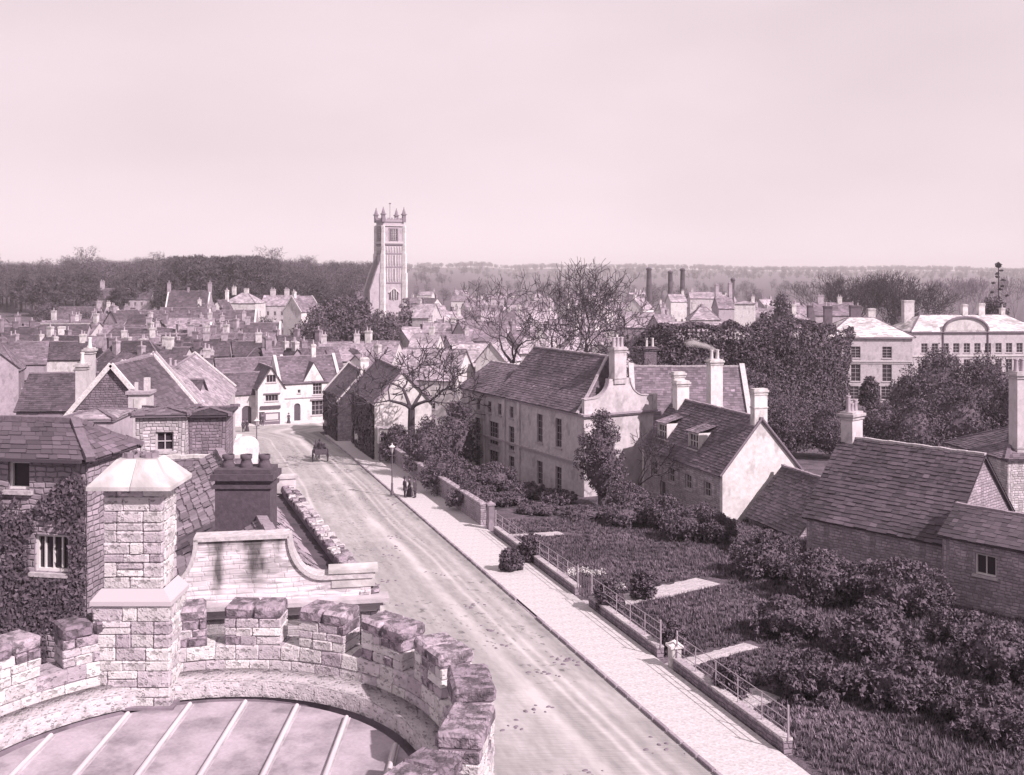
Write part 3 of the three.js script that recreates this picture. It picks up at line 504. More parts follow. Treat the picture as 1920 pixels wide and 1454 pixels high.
// ================================================================ THE SHAPED-GABLE RANGE BESIDE THE ROAD
{
  const NL = V(-8.05, 0, -24.6), NR = V(-3.45, 0, -25.4), FR = V(-8.1, 0, -37.6), FL = V(-12.9, 0, -36.8), base = GY(-5.7, 25), D = (h) => EYE - h - base;
  const o = NL.clone().add(NR).multiplyScalar(0.5), t = thing('shaped_gable_building', 'stone building with concave shaped gable, cornice and sooty chimney beside the road', 'building', o.x, base, o.z);
  const L = (p, y) => V(p.x - o.x, y, p.z - o.z), yaw = Math.atan2(NR.z - NL.z, NR.x - NL.x) * -1, W = NL.distanceTo(NR);
  const gm = mat(0.42, 'gable'), cor = D(7.95);
  const front = new THREE.Matrix4().makeRotationY(yaw);
  // gable slab
  const pr = [[-W / 2, -1.2], [W / 2, -1.2], [W / 2, 0.5], [W / 2 - 1.15, 0.5]];
  const curve = []; for (let i = 0; i <= 8; i++) { const a = i / 8 * Math.PI / 2; curve.push([W / 2 - 1.15 - 0.8 * Math.sin(a), 0.5 + 1.05 * (1 - Math.cos(a))]); }
  pr.push(...curve.slice(1), [-W / 2 + 0.55, 1.55]); const lc = []; for (let i = 0; i <= 8; i++) { const a = (1 - i / 8) * Math.PI / 2; lc.push([-W / 2 - 0.1 + 0.65 * Math.sin(a), 0.5 + 1.05 * (1 - Math.cos(a))]); } pr.push(...lc.slice(1), [-W / 2 - 0.1, 0.4], [-W / 2, 0.4]);
  mesh('gable', panel(pr, [], 0.42).applyMatrix4(front).translate(0, cor, 0), gm, t);
  const cop = []; const seq = (pts) => { for (let i = 0; i < pts.length - 1; i++) cop.push(beam(V(pts[i][0], pts[i][1] + 0.04, -0.21), V(pts[i + 1][0], pts[i + 1][1] + 0.04, -0.21), 0.56, 0.1)); };
  seq([[W / 2 + 0.05, 0.5], [W / 2 - 1.15, 0.5], ...curve]); seq(lc); seq([[W / 2 - 1.95, 1.55], [-W / 2 + 0.5, 1.55]]);
  mesh('coping', merge(cop).applyMatrix4(front).translate(0, cor, 0), mat(0.44, 'grain'), t);
  mesh('cornice', merge([box(W + 0.62, 0.1, 0.55, 0.12, 0.02, 0.1), box(W + 0.42, 0.1, 0.4, 0.08, -0.085, 0.06), box(W + 0.2, 0.14, 0.24, 0.04, -0.21, 0.03)]).applyMatrix4(front).translate(0, cor, 0), mat(0.4, 'patch'), t);
  mesh('wall', box(W, cor + 2, 0.5, 0, (cor - 2) / 2 - 0.2, -0.25).applyMatrix4(front), mat(0.47, 'thin'), t);
  // side walls, the street one carried up as a parapet of rubble
  const pTop = D(7.85);
  for (const [a, b, m] of [[NR, FR, 'street'], [NL, FL, 'yard'], [FL, FR, 'end']]) { const A = L(a, 0), B = L(b, 0); mesh('wall', beam(V(A.x, (pTop - 2.4) / 2, A.z), V(B.x, (pTop - 2.4) / 2, B.z), 0.46, pTop + 2.0), mat(0.34, 'rubble'), t); }
  const rng = rngOf(9); const ptp = mesh('parapet', beam(L(NR, pTop - 0.14), L(FR, pTop - 0.14), 0.44, 0.2), mat(0.2, 'grain'), t);
  const n = 34; for (let i = 0; i < n; i++) for (const s of [-0.12, 0.11]) { const p = L(NR, pTop).lerp(L(FR, pTop), (i + 0.3 + 0.4 * rng()) / n), m = mesh('rubble_stone', block(0.22 + 0.06 * rng(), 0.12 + 0.1 * rng(), 0.3 + 0.1 * rng(), 0.03), rng() < 0.45 ? darkTones[2 + Math.floor(rng() * 3)] : stoneTones[Math.floor(rng() * 4)], ptp); m.position.copy(p).add(V(s, 0.02 + 0.04 * rng(), 0)); m.rotation.set((rng() - 0.5) * 0.2, 0.37 + (rng() - 0.5) * 0.5, (rng() - 0.5) * 0.2); }
  // parapet end blocks
  mesh('end_block', merge([box(1.05, 0.36, 0.5, W / 2 - 0.42, 0.74, -0.22), box(1.2, 0.08, 0.6, W / 2 - 0.42, 0.95, -0.22)]).applyMatrix4(front).translate(0, cor - 0.28, 0), mat(0.5, 'patch'), t);
  { const e = L(FR, pTop + 0.15); mesh('end_block', merge([box(0.9, 0.5, 0.4, e.x - 0.2, e.y, e.z, 0.3), box(1.05, 0.09, 0.5, e.x - 0.2, e.y + 0.29, e.z, 0.3)]), mat(0.45, 'patch'), t); }
  // roof: two slopes behind the gable
  const rn = NL.clone().lerp(NR, 0.5), rf = FL.clone().lerp(FR, 0.5), dir = rf.clone().sub(rn).normalize(), side = V(-dir.z, 0, dir.x); if (side.x < 0) side.negate();
  const yr = D(6.35), ye = D(7.95), N0 = L(rn, yr).addScaledVector(dir, 0.45), N1 = L(rf, yr), eR0 = L(NR, ye).addScaledVector(dir, 0.5).addScaledVector(side, -0.75), eR1 = L(FR, ye).addScaledVector(side, -0.75), eL0 = L(NL, ye).addScaledVector(dir, 0.5).addScaledVector(side, -0.1), eL1 = L(FL, ye).addScaledVector(side, -0.1);
  roofPart(t, [[eR0, eR1, N1, N0], [eL1, eL0, N0, N1]], slateMat(0.22), { course: 0.26, width: 0.34, thick: 0.04, ridges: [[N0, N1]] });
  mesh('gutter', beam(eR0.clone().add(V(0.34, -0.12, 0)), eR1.clone().add(V(0.34, -0.12, 0)), 0.6, 0.05), mat(0.06, 'lead'), t);
  // sooty stack
  const sootM = mat(0.062, 'grain', 0.95), cyv = D(7.5), c = L(V(-6.95, 0, -27.2), 0);
  chimney(t, c.x, cyv, c.z, 1.42, 0.8, 7.5 - 5.22, { mat: sootM, pots: 3, potKind: 4, potMat: mat(0.07, 'grain'), cap: 0.1 });
}
// ================================================================ HOUSES ALONG THE STREET
const limewash = mat(0.56, 'patch'), pale = mat(0.48, 'patch'), stone = mat(0.38, 'patch'), rubble = mat(0.34, 'rubble'), dim = mat(0.22, 'rubble'), dark = mat(0.12, 'rubble');
const white = mat(0.6, 'none', 0.6);
// ---- the big house with the shaped gable (middle of the picture); local +x is its near, sunlit end
{
  const yaw = -60.9 * Math.PI / 180, L = 24.5, W = 7.6, corner = V(6.37, 0, -92), lx = V(Math.cos(yaw), 0, -Math.sin(yaw)), lz = V(Math.sin(yaw), 0, Math.cos(yaw));
  const c = corner.clone().addScaledVector(lx, -L / 2).addScaledVector(lz, -W / 2), base = GY(c.x, -c.z) - 0.4;
  const t = thing('stone_mansion', 'large pale stone house with dark slate roof and curved chimney gable at its sunlit end', 'house', c.x, base, c.z, yaw);
  const Dn = (h) => EYE - h - base, hw = Dn(12.6), yr = Dn(7.7), yw = Dn(9.9), wm = mat(0.42, 'patch'), fm = mat(0.24, 'none', 0.6);
  const front = new THREE.Matrix4().makeTranslation(0, 0, W / 2), right = new THREE.Matrix4().makeRotationY(Math.PI / 2).setPosition(L / 2, 0, 0), left = new THREE.Matrix4().makeRotationY(-Math.PI / 2).setPosition(-L / 2, 0, 0), back = new THREE.Matrix4().makeRotationY(Math.PI).setPosition(0, 0, -W / 2);
  const X = (s) => L / 2 - s, holes = [];
  for (const s of [4.3, 7.7]) holes.push([X(s), hw - 3.6, 1.05, 2.7, { cols: 2, rows: 4 }], [X(s), 0.8, 1.05, 2.3, { cols: 2, rows: 4 }]);
  for (const s of [13.2, 15.7, 17.9, 20.4]) holes.push([X(s), hw - 2.0, 0.8, 1.2, { cols: 2, rows: 2 }]);
  for (const [s, w] of [[13.2, 1.1], [17.0, 2.1], [20.6, 1.1]]) holes.push([X(s), hw - 5.2, w, 2.4, { cols: w > 2 ? 4 : 2, rows: 4 }], [X(s), 0.5, w, 2.2, { cols: w > 2 ? 4 : 2, rows: 4 }]);
  const half = L / 2 - 0.4; mesh('wall', panel([[-half, -2], [half, -2], [half, hw], [-half, hw]], holes, 0.4).applyMatrix4(front), wm, t); mesh('wall', panel([[-half, -2], [half, -2], [half, hw], [-half, hw]], [], 0.4).applyMatrix4(back), wm, t);
  const e = W / 2, gm = wm;
  mesh('wall', panel([[-e, -2], [e, -2], [e, hw], [-e, hw]], [[-1.9, 1.0, 1.0, 2.0], [-1.9, hw - 3.2, 1.0, 2.0]], 0.4).applyMatrix4(right), gm, t); for (const y of [1.0, hw - 3.2]) windowPart(t, right, -1.9, y, 1.0, 2.0, { frame: fm });
  mesh('wall', panel([[-e, -2], [e, -2], [e, hw], [0, yw - 0.1], [-e, hw]], [], 0.4).applyMatrix4(left), wm, t);
  for (const h of holes) windowPart(t, front, ...h.slice(0, 4), { ...h[4], frame: fm, sill: mat(0.34, 'grain') });
  mesh('string_course', merge([box(L - 0.9, 0.22, 0.16, 0, hw - 4.55 - 0.0, W / 2 + 0.07), box(L - 0.9, 0.1, 0.28, 0, hw - 4.4, W / 2 + 0.12)]), mat(0.36, 'grain'), t);
  mesh('cornice', merge([box(L, 0.18, 0.3, 0, hw - 0.05, W / 2 + 0.13), box(L, 0.16, 0.16, 0, hw - 0.24, W / 2 + 0.07)]), mat(0.3, 'grain'), t);
  // pilaster strips about the left bay
  for (const s of [11.6, 14.6, 19.2, 22.6]) mesh('pilaster', box(0.5, hw + 1.2, 0.18, X(s), (hw - 1.6) / 2, W / 2 + 0.08), wm, t);
  // roofs: steep main hip with a swept end, lower wing to the left
  const ze = W / 2 + 0.4, ye = hw + 0.02, xr0 = L / 2 - 1.9, xr1 = L / 2 - 15.2, xs = L / 2 - 16.4, xw = -L / 2 - 0.15;
  const ym = lerp(ye, yr, 0.34), zm = lerp(ze, 0, 0.42), xm = lerp(L / 2 - 0.3, xr0, 0.62);       // sprocketed sweep at the foot of the slope
  const xe = L / 2 - 0.5;
  const quads = [
    [V(xs, ye, ze), V(xe, ye, ze), V(xm, ym, zm), V(xs + 0.3, ym, zm)], [V(xs + 0.3, ym, zm), V(xm, ym, zm), V(xr0, yr, 0), V(xr1, yr, 0)],
    [V(xe, ye, -ze), V(xs, ye, -ze), V(xs + 0.3, ym, -zm), V(xm, ym, -zm)], [V(xm, ym, -zm), V(xs + 0.3, ym, -zm), V(xr1, yr, 0), V(xr0, yr, 0)],
    [V(xe, ye, ze), V(xe, ye, -ze), V(xm, ym, -zm), V(xm, ym, zm)], [V(xm, ym, zm), V(xm, ym, -zm), V(xr0, yr, -0.01), V(xr0, yr, 0.01)],
    [V(xs + 0.3, ym, -zm), V(xs + 0.3, ym, zm), V(xr1, yr, 0.01), V(xr1, yr, -0.01)],
    [V(xw, ye, ze), V(xs, ye, ze), V(xs, yw, 0), V(xw, yw, 0)], [V(xs, ye, -ze), V(xw, ye, -ze), V(xw, yw, 0), V(xs, yw, 0)]];
  roofPart(t, quads, slateMat(0.1), { course: 0.27, width: 0.36, thick: 0.04, ridges: [[V(xr1, yr, 0), V(xr0, yr, 0)], [V(xw, yw, 0), V(xs + 0.4, yw, 0)], [V(xe, ye, ze), V(xm, ym, zm)], [V(xm, ym, zm), V(xr0, yr, 0)]], ridgeMat: mat(0.34, 'grain') });
  // shaped gable parapet and stack
  const gy = hw - 0.1, pts = [[-e, 0], [e, 0], [e, 1.35], [e - 0.9, 1.4]]; const cv = []; for (let i = 0; i <= 8; i++) { const a = i / 8 * Math.PI / 2; cv.push([e - 0.9 - 1.75 * Math.sin(a), 1.4 + 1.65 * (1 - Math.cos(a))]); }
  pts.push(...cv.slice(1)); for (const [x, y] of [...cv].reverse()) pts.push([-x, y]); pts.push([-e, 1.35]);
  mesh('shaped_gable', panel(pts, [], 0.42).applyMatrix4(new THREE.Matrix4().makeTranslation(0, gy, 0.06)).applyMatrix4(right), wm, t);
  const cp = [], sq = (q) => { for (let i = 0; i < q.length - 1; i++) cp.push(beam(V(q[i][0], q[i][1] + gy + 0.04, -0.15), V(q[i + 1][0], q[i + 1][1] + gy + 0.04, -0.15), 0.58, 0.1)); }; sq([[e + 0.05, 1.36], ...cv]); sq([[-e - 0.05, 1.36], ...cv.map(([x, y]) => [-x, y])]);
  mesh('coping', merge(cp).applyMatrix4(right), mat(0.36, 'grain'), t);
  mesh('moulding', merge([box(W + 0.5, 0.16, 0.34, 0, gy - 0.02, 0.16), box(W + 0.3, 0.12, 0.2, 0, gy - 0.16, 0.12)]).applyMatrix4(right), mat(0.25, 'grain'), t);
  mesh('gable_block', merge([box(0.5, 1.5, 0.5, 0, 0, 0).translate(e + 0.1, gy + 0.75, -0.1)]).applyMatrix4(right), mat(0.45, 'patch'), t);
  chimney(t, L / 2 - 0.25, gy + 2.6, 0, 0.9, 1.3, 3.2, { mat: wm, pots: 3, potKind: 3, band: 0.5, cap: 0.12, potMat: mat(0.36, 'grain') });
}
// ---- the white-gabled cottage
{
  const yaw = -71.2 * Math.PI / 180, L = 14, W = 6.84, lx = V(Math.cos(yaw), 0, -Math.sin(yaw)), lz = V(Math.sin(yaw), 0, Math.cos(yaw)), corner = V(16.2, 0, -80), c = corner.clone().addScaledVector(lx, -L / 2).addScaledVector(lz, -W / 2), d = -c.z;
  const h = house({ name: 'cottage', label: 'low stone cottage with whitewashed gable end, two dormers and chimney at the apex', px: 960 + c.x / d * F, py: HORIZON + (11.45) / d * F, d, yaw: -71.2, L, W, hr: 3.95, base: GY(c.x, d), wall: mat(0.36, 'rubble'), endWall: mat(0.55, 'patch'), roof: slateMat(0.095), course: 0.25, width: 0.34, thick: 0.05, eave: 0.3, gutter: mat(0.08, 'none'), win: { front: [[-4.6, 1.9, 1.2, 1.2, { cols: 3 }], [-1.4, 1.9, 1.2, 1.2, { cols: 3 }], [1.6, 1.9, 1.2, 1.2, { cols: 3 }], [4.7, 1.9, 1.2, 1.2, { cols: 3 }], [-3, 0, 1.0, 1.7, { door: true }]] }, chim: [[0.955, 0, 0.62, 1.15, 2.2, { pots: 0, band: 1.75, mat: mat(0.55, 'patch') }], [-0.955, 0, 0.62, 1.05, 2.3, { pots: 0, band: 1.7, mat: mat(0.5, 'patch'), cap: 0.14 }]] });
  for (const [dx, id] of [[-4.4, 0], [1.2, 1]]) {   // gabled dormers with lit cheeks
    const y0 = h.hw + 0.75, w = 1.65, dh = 1.5, zf = 2.75, dm = mesh('dormer', merge([box(0.1, dh + 0.5, 2.2, dx - w / 2, y0 + dh / 2 - 0.3, zf - 1.1), box(0.1, dh + 0.5, 2.2, dx + w / 2, y0 + dh / 2 - 0.3, zf - 1.1), box(w - 0.1, 0.3, 0.12, dx, y0 - 0.1, zf - 0.06), box(w - 0.1, 0.14, 0.12, dx, y0 + dh - 0.1, zf - 0.06)]), mat(0.55, 'patch'), h.g);
    windowPart(dm, new THREE.Matrix4().makeTranslation(0, 0, zf + 0.05), dx, y0 + 0.06, w - 0.14, dh - 0.24, { frame: white });
    const X = w / 2 + 0.15, ye = y0 + dh - 0.03, yr = ye + 0.32, s = new Soup(); slates(s, V(dx - X, ye, zf + 0.2), V(dx + X, ye, zf + 0.2), V(dx + X, yr + 0.25, zf - 1.9), V(dx - X, yr + 0.25, zf - 1.9), 0.25, 0.3, 0.04);
    stuff(mesh('dormer_slates', s.build(), slateMat(0.16), dm)); mesh('dormer_ridge', box(2 * X, 0.1, 0.3, dx, yr + 0.28, zf - 1.9), mat(0.45, 'grain'), dm);
  }
  for (const sz of [-1, 1]) mesh('verge', beam(V(L / 2 + 0.17, h.ye, sz * (W / 2 + 0.3)), V(L / 2 + 0.17, h.yr, 0), 0.08, 0.12), mat(0.16, 'grain'), h.g);
}
// ---- outbuildings and houses to the right
house({ name: 'cottage_annex', label: 'small dark gabled annex leaning against the whitewashed cottage gable', px: 1517, py: 890, d: 77.6, yaw: 108.8, L: 6.6, W: 6.2, hr: 3.4, wall: mat(0.26, 'rubble'), roof: slateMat(0.07), course: 0.25, win: { front: [[0, 1, 1, 1]], right: [[0, 1, 1, 1]] } });
const N = house({ name: 'stone_slate_house', label: 'dark house with long stone-slate roof and pale ridge beside the cottage annex', px: 1706, py: 836, d: 63, yaw: -48, L: 8.8, W: 8.6, hr: 4.2, wall: mat(0.26, 'rubble'), roof: slateMat(0.065), course: 0.28, width: 0.4, thick: 0.05, ridgeMat: mat(0.4, 'grain'), chim: [[-0.9, -0.2, 0.8, 1.25, 1.55, { pots: 3, mat: mat(0.42, 'patch'), cap: 0.16 }]] });
house({ name: 'garden_house', label: 'dark low wing with small white-framed window below the stone-slate roof', px: 1960, py: 975, d: 54, yaw: -48, L: 9, W: 4, hr: 1.2, wall: mat(0.26, 'rubble'), roof: slateMat(0.07), course: 0.28, win: { front: [[-2.2, 1.9, 1.1, 1.1, { cols: 2, rows: 1, frame: white }]] } });
house({ name: 'stone_gabled_house', label: 'lit rubble-walled house with tall paired-pot chimney at right edge', px: 1925, py: 800, d: 76, yaw: 10, L: 8, W: 7, hr: 1.6, hip: 3, wall: mat(0.42, 'rubble'), roof: slateMat(0.1), chim: [[-0.62, 2.6, 0.95, 0.95, 4.2, { pots: 2, potKind: 3, band: 1.1, mat: mat(0.42, 'patch'), cap: 0.16 }]] });
// ---- long roof behind the big house
house({ name: 'long_roofed_house', label: 'house behind the big stone house with broad plain roof and two tall white chimneys', px: 1287, py: 688, d: 106, yaw: -3, L: 11.6, W: 13, hr: 6.2, wall: mat(0.25, 'patch'), roof: slateMat(0.12), parapet: true, course: 0.3, ridgeMat: mat(0.4, 'grain'), chim: [] });
for (const [px, yTop, yBot, d, w, label, pots] of [[1340, 676, 762, 97, 1.2, 'tall plain white chimney stack with smoking pots', 2], [1277, 716, 795, 93, 1.15, 'short white chimney stack left of the smoking one', 0]]) {
  const x = XD(px, d), y0 = YD(yBot, d) - 3, h = YD(yTop, d) - y0, t = thing('chimney_stack', label, 'chimney', x, GY(x, d), -d, 0.25); const b = y0 - GY(x, d);
  chimney(t, 0, b, 0, w, 1.0, h, { mat: mat(0.56, 'patch'), pots, potKind: 3, band: 3.0, cap: 0.14, potMat: mat(0.45, 'grain') }); mesh('chimney_breast', box(w + 0.7, b + 1.5, 1.5, 0, (b - 1.5) / 2 + 1.5, 0), mat(0.42, 'patch'), t);
}
{ const d = 125, x = XD(1218, d), t = thing('chimney_stack', 'dark brick stack with two pale tall pots before the yew hedge', 'chimney', x, GY(x, d), -d, 0.1), top2 = YD(652, d) - GY(x, d); chimney(t, 0, 0, 0, 1.5, 1.0, top2, { mat: mat(0.13, 'rubble'), pots: 2, potKind: 2, potMat: mat(0.5, 'grain'), cap: 0.2 }); }
// ---- white houses across the foot of the street
{
  const A = { yaw: 25, wall: limewash, roof: slateMat(0.1) };
  const B = house({ name: 'white_house', label: 'wide limewashed house with gable dormer, arched door and hooded windows', ...A, px: 570, py: 668, d: 172.5, L: 10.2, W: 8, hr: 3.9, parapet: true, win: { front: [[1.2, 4.25, 1.5, 2.0, { cols: 3, rows: 3 }], [1.2, 0.9, 1.9, 2.4, { cols: 3, rows: 3, arch: false }], [-2.1, 0, 1.1, 3.0, { door: true, arch: true }], [4.1, 0, 1.0, 2.2, { door: true }], [-1.8, 4.6, 0.5, 0.6, { cols: 1, rows: 1 }]] }, chim: [[0.3, 0, 0.7, 0.7, 1.8, { pots: 1 }]] });
  const z = B.W / 2, gd = panel([[-1.7, 0], [1.7, 0], [0, 3.0]], [], 0.3).translate(0.6, B.hw + 0.02, z + 0.03); mesh('gable_dormer', gd, limewash, B.g);
  { const s = new Soup(), y = B.hw, a = V(0.6 - 1.9, y - 0.1, z + 0.15), b = V(0.6, y + 3.15, z + 0.15), c2 = V(0.6 + 1.9, y - 0.1, z + 0.15), bb = V(0.6, y + 3.15, 0.4); s.tri(a, b, bb, 0.9); s.tri(b, c2, bb, 0.9); const a2 = V(a.x, a.y, z - 0.2), c3 = V(c2.x, c2.y, z - 0.2); s.tri(a, bb, a2, 0.9); s.tri(c2, c3, bb, 0.9); mesh('dormer_roof', s.build(), slateMat(0.1), B.g); }
  mesh('string_course', box(7.4, 0.14, 0.14, -0.6, 3.85, z + 0.06), mat(0.3, 'grain'), B.g);
  for (const [x, y, w] of [[1.2, 6.4, 1.9], [1.2, 3.45, 2.3]]) mesh('hood', box(w, 0.16, 0.3, x, y, z + 0.14), mat(0.16, 'grain'), B.g);
  const C = house({ name: 'white_house', label: 'narrow tall limewashed house with gable to the street and shop sign below', yaw: -65, wall: limewash, endWall: limewash, roof: slateMat(0.1), px: 497, py: 685, d: 165.5, L: 9, W: 4.1, hr: 3.1, win: { right: [[0, 6.8, 1.5, 1.2, { cols: 3, rows: 1 }], [0.1, 3.9, 2.0, 1.0, { cols: 4, rows: 1 }], [0.1, 0.9, 2.0, 1.2, { cols: 4, rows: 1 }], [-1.45, 0, 0.9, 2.3, { door: true }]] } });
  mesh('shop_sign', box(0.3, 0.42, 3.1, C.L / 2 + 0.12, 3.0, 0.15), mat(0.07, 'grain'), C.g);
  mesh('shop_front', box(0.1, 2.3, 3.0, C.L / 2 + 0.04, 1.0, 0.15), mat(0.12, 'grain'), C.g); mesh('shop_window', box(0.06, 0.9, 1.9, C.L / 2 + 0.1, 1.5, -0.1), mat(0.5, 'none', 0.4), C.g);
  mesh('hood', box(0.25, 0.14, 2.6, C.L / 2 + 0.1, 5.1, -0.1), mat(0.16, 'grain'), C.g);
  house({ name: 'white_house', label: 'low pale house with dark arched doorway at the left end of the white row', yaw: 25, wall: pale, roof: slateMat(0.09), px: 452, py: 699, d: 164.5, L: 5.6, W: 6, hr: 3.0, win: { front: [[0.3, 0, 1.6, 3.1, { door: true, arch: true }]] } });
  house({ name: 'slate_roofed_house', label: 'house with long dark roof behind the white gabled shop', yaw: 25, wall: stone, roof: slateMat(0.11), px: 446, py: 672, d: 176, L: 15, W: 8, hr: 4, parapet: true, chim: [[-0.6, 0, 1, 0.8, 1.4, { pots: 2 }]] });
}
// ---- right side of the street, beyond the dark garden
const gabled = house({ name: 'gabled_house', label: 'house with whitewashed gable behind the forked bare tree', px: 731, py: 684, d: 127, yaw: -73, L: 17, W: 6.6, hr: 3.5, wall: mat(0.5, 'patch'), roof: slateMat(0.085), course: 0.3, verge: mat(0.2, 'grain'), win: { right: [[-0.2, 2.4, 1.0, 1.3]] } });
ivyOn(gabled, 'front', -8.4, 8.4, 0, 7.4, 30000, 0.2, 0.62, 'added ivy darkening the shaded street wall of the whitewashed-gable house');  // leaf layer added so the shaded street wall looks dark
{ const d = 117.3, x = XD(724, d), t = thing('bay_window', 'white canted bay under the whitewashed gable', 'bay window', x, GY(x, d) + 2.0, -d, 0.3); mesh('bay', merge([box(1.9, 1.7, 1.2, 0, 0.9, 0)]), mat(0.55, 'patch'), t); mesh('bay_roof', box(2.2, 0.14, 1.5, 0, 1.84, 0), mat(0.4, 'grain'), t); for (const xx of [-0.45, 0.45]) windowPart(t, new THREE.Matrix4().makeTranslation(0, 0, 0.83), xx, 0.35, 0.75, 1.1, { frame: white }); mesh('post', merge([box(0.16, 2.4, 0.16, -0.8, -1.2, 0.4), box(0.16, 2.4, 0.16, 0.8, -1.2, 0.4)]), mat(0.2, 'grain'), t); }
const coped = house({ name: 'coped_house', label: 'house with pale coped gable and white chimney right of the white row', px: 668, py: 690, d: 146, yaw: -73, L: 15, W: 7.2, hr: 4.0, wall: mat(0.3, 'rubble'), roof: slateMat(0.1), parapet: true, copingMat: mat(0.52, 'grain'), chim: [[0.93, 0, 1.0, 1.1, 1.9, { pots: 2, mat: mat(0.55, 'patch') }]] });
ivyOn(coped, 'front', -7.4, 7.4, 0, 6.6, 24000, 0.2, 0.62, 'added ivy deepening the shade on the street wall of the coped house');  // invented ivy, put here to darken the wall in shade
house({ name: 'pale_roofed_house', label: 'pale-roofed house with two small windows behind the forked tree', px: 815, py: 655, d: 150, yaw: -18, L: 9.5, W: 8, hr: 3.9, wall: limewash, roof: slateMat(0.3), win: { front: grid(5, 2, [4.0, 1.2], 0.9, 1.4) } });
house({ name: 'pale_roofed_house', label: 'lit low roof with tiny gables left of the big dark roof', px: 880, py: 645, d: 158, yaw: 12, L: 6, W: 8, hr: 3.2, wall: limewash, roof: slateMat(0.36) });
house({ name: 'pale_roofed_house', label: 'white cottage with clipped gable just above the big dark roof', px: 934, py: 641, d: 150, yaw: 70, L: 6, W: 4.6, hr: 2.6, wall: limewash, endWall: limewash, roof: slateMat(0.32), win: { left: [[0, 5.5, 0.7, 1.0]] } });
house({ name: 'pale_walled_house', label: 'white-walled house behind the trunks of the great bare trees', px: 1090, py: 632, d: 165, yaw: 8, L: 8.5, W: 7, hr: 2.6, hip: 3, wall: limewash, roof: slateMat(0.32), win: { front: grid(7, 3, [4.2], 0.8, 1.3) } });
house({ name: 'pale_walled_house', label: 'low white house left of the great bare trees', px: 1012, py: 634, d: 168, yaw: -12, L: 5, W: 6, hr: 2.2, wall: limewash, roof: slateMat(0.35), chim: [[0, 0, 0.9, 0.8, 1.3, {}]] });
// ---- left side of the street
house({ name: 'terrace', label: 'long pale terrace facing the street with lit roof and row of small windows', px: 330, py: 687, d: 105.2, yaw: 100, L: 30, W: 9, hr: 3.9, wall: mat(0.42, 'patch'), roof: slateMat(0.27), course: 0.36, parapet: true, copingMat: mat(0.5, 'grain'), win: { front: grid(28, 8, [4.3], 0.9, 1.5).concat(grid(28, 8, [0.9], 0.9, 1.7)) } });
{ const d = 98, x = XD(461, d), t = thing('whitewashed_wall', 'bright whitewashed yard wall with rounded top beside the road', 'wall', x, GY(x, d), -d, 0.2), h = YD(819, d) - GY(x, d); const s = [[-1.15, -1], [1.15, -1], [1.15, h - 0.9]]; for (let i = 1; i < 10; i++) { const a = i / 10 * Math.PI; s.push([1.15 * Math.cos(a), h - 0.9 + 0.9 * Math.sin(a)]); } s.push([-1.15, h - 0.9]); mesh('wall', panel(s, [], 0.6), mat(0.68, 'patch'), t); mesh('side_wall', box(0.5, h - 0.6, 5, -0.9, (h - 0.6) / 2, -3.1), mat(0.6, 'patch'), t); }
house({ name: 'stone_block', label: 'flat-topped stone block with dark cornice before the street terrace', px: 311, py: 768, d: 55, yaw: 8, L: 2.5, W: 3, hr: 0.12, hip: 1.1, eave: 0.22, wall: mat(0.4, 'rubble'), roof: slateMat(0.16), win: { front: [[0.2, 8.6, 0.9, 1.0]] } });
house({ name: 'stone_block', label: 'taller darker stone block with projecting cap right of the pale one', px: 393, py: 768, d: 56, yaw: 8, L: 2.1, W: 3, hr: 0.12, hip: 1.0, eave: 0.25, wall: mat(0.17, 'rubble'), roof: slateMat(0.06) });
house({ name: 'verged_house', label: 'dark gabled house outlined by white verge boards', px: 249, py: 677, d: 76, yaw: 90, L: 8, W: 6.4, hr: 3.7, wall: mat(0.16, 'rubble'), roof: slateMat(0.08), verge: mat(0.6, 'grain'), course: 0.3, win: { left: [[-0.4, 7.6, 1.0, 1.3]] }, eave: 0.15 });
house({ name: 'verged_house', label: 'second dark gable just behind the white-verged one', px: 262, py: 671, d: 86, yaw: 93, L: 8, W: 7.2, hr: 4.2, wall: mat(0.14, 'rubble'), roof: slateMat(0.12), verge: mat(0.42, 'grain'), course: 0.3 });
{ const d = 70, x = XD(264, d), t = thing('stone_dormer', 'pale stone turret with panelled front below the white verges', 'turret', x, GY(x, d), -d, 0.1), h = YD(735, d) - GY(x, d); mesh('wall', box(1.35, h + 1, 1.3, 0, (h - 1) / 2, 0), mat(0.42, 'patch'), t); mesh('cornice', box(1.65, 0.2, 1.6, 0, h, 0), mat(0.3, 'grain'), t); mesh('panel', box(0.8, 0.95, 0.08, 0.1, h - 0.85, 0.66), mat(0.55, 'patch'), t); mesh('finial', merge([box(0.36, 0.9, 0.36, 0.4, h + 0.5, 0), box(0.2, 0.6, 0.2, -0.3, h + 0.35, 0)]), mat(0.45, 'grain'), t); }
{ const d = 86; for (const [px, y0, y1, w, l] of [[154, 684, 900, 0.85, 'tall pale chimney in front of the white-walled house'], [168, 655, 860, 0.7, 'tall pale chimney just behind the front one']]) { const dd = d + (px > 160 ? 3 : 0), x = XD(px, dd), t = thing('chimney_stack', l, 'chimney', x, GY(x, dd), -dd, 0.1); chimney(t, 0, 0, 0, w, 0.9, YD(y0, dd) - GY(x, dd), { mat: mat(0.45, 'patch'), pots: 1, potKind: 3, potMat: mat(0.6, 'grain'), cap: 0.16 }); } }
house({ name: 'parapet_building', label: 'low building with lichened parapet at left, below the white verges', px: 182, py: 770, d: 62, yaw: 4, L: 3.0, W: 4, hr: 0.3, hip: 1.4, eave: 0.16, wall: mat(0.3, 'patch'), roof: slateMat(0.3) });
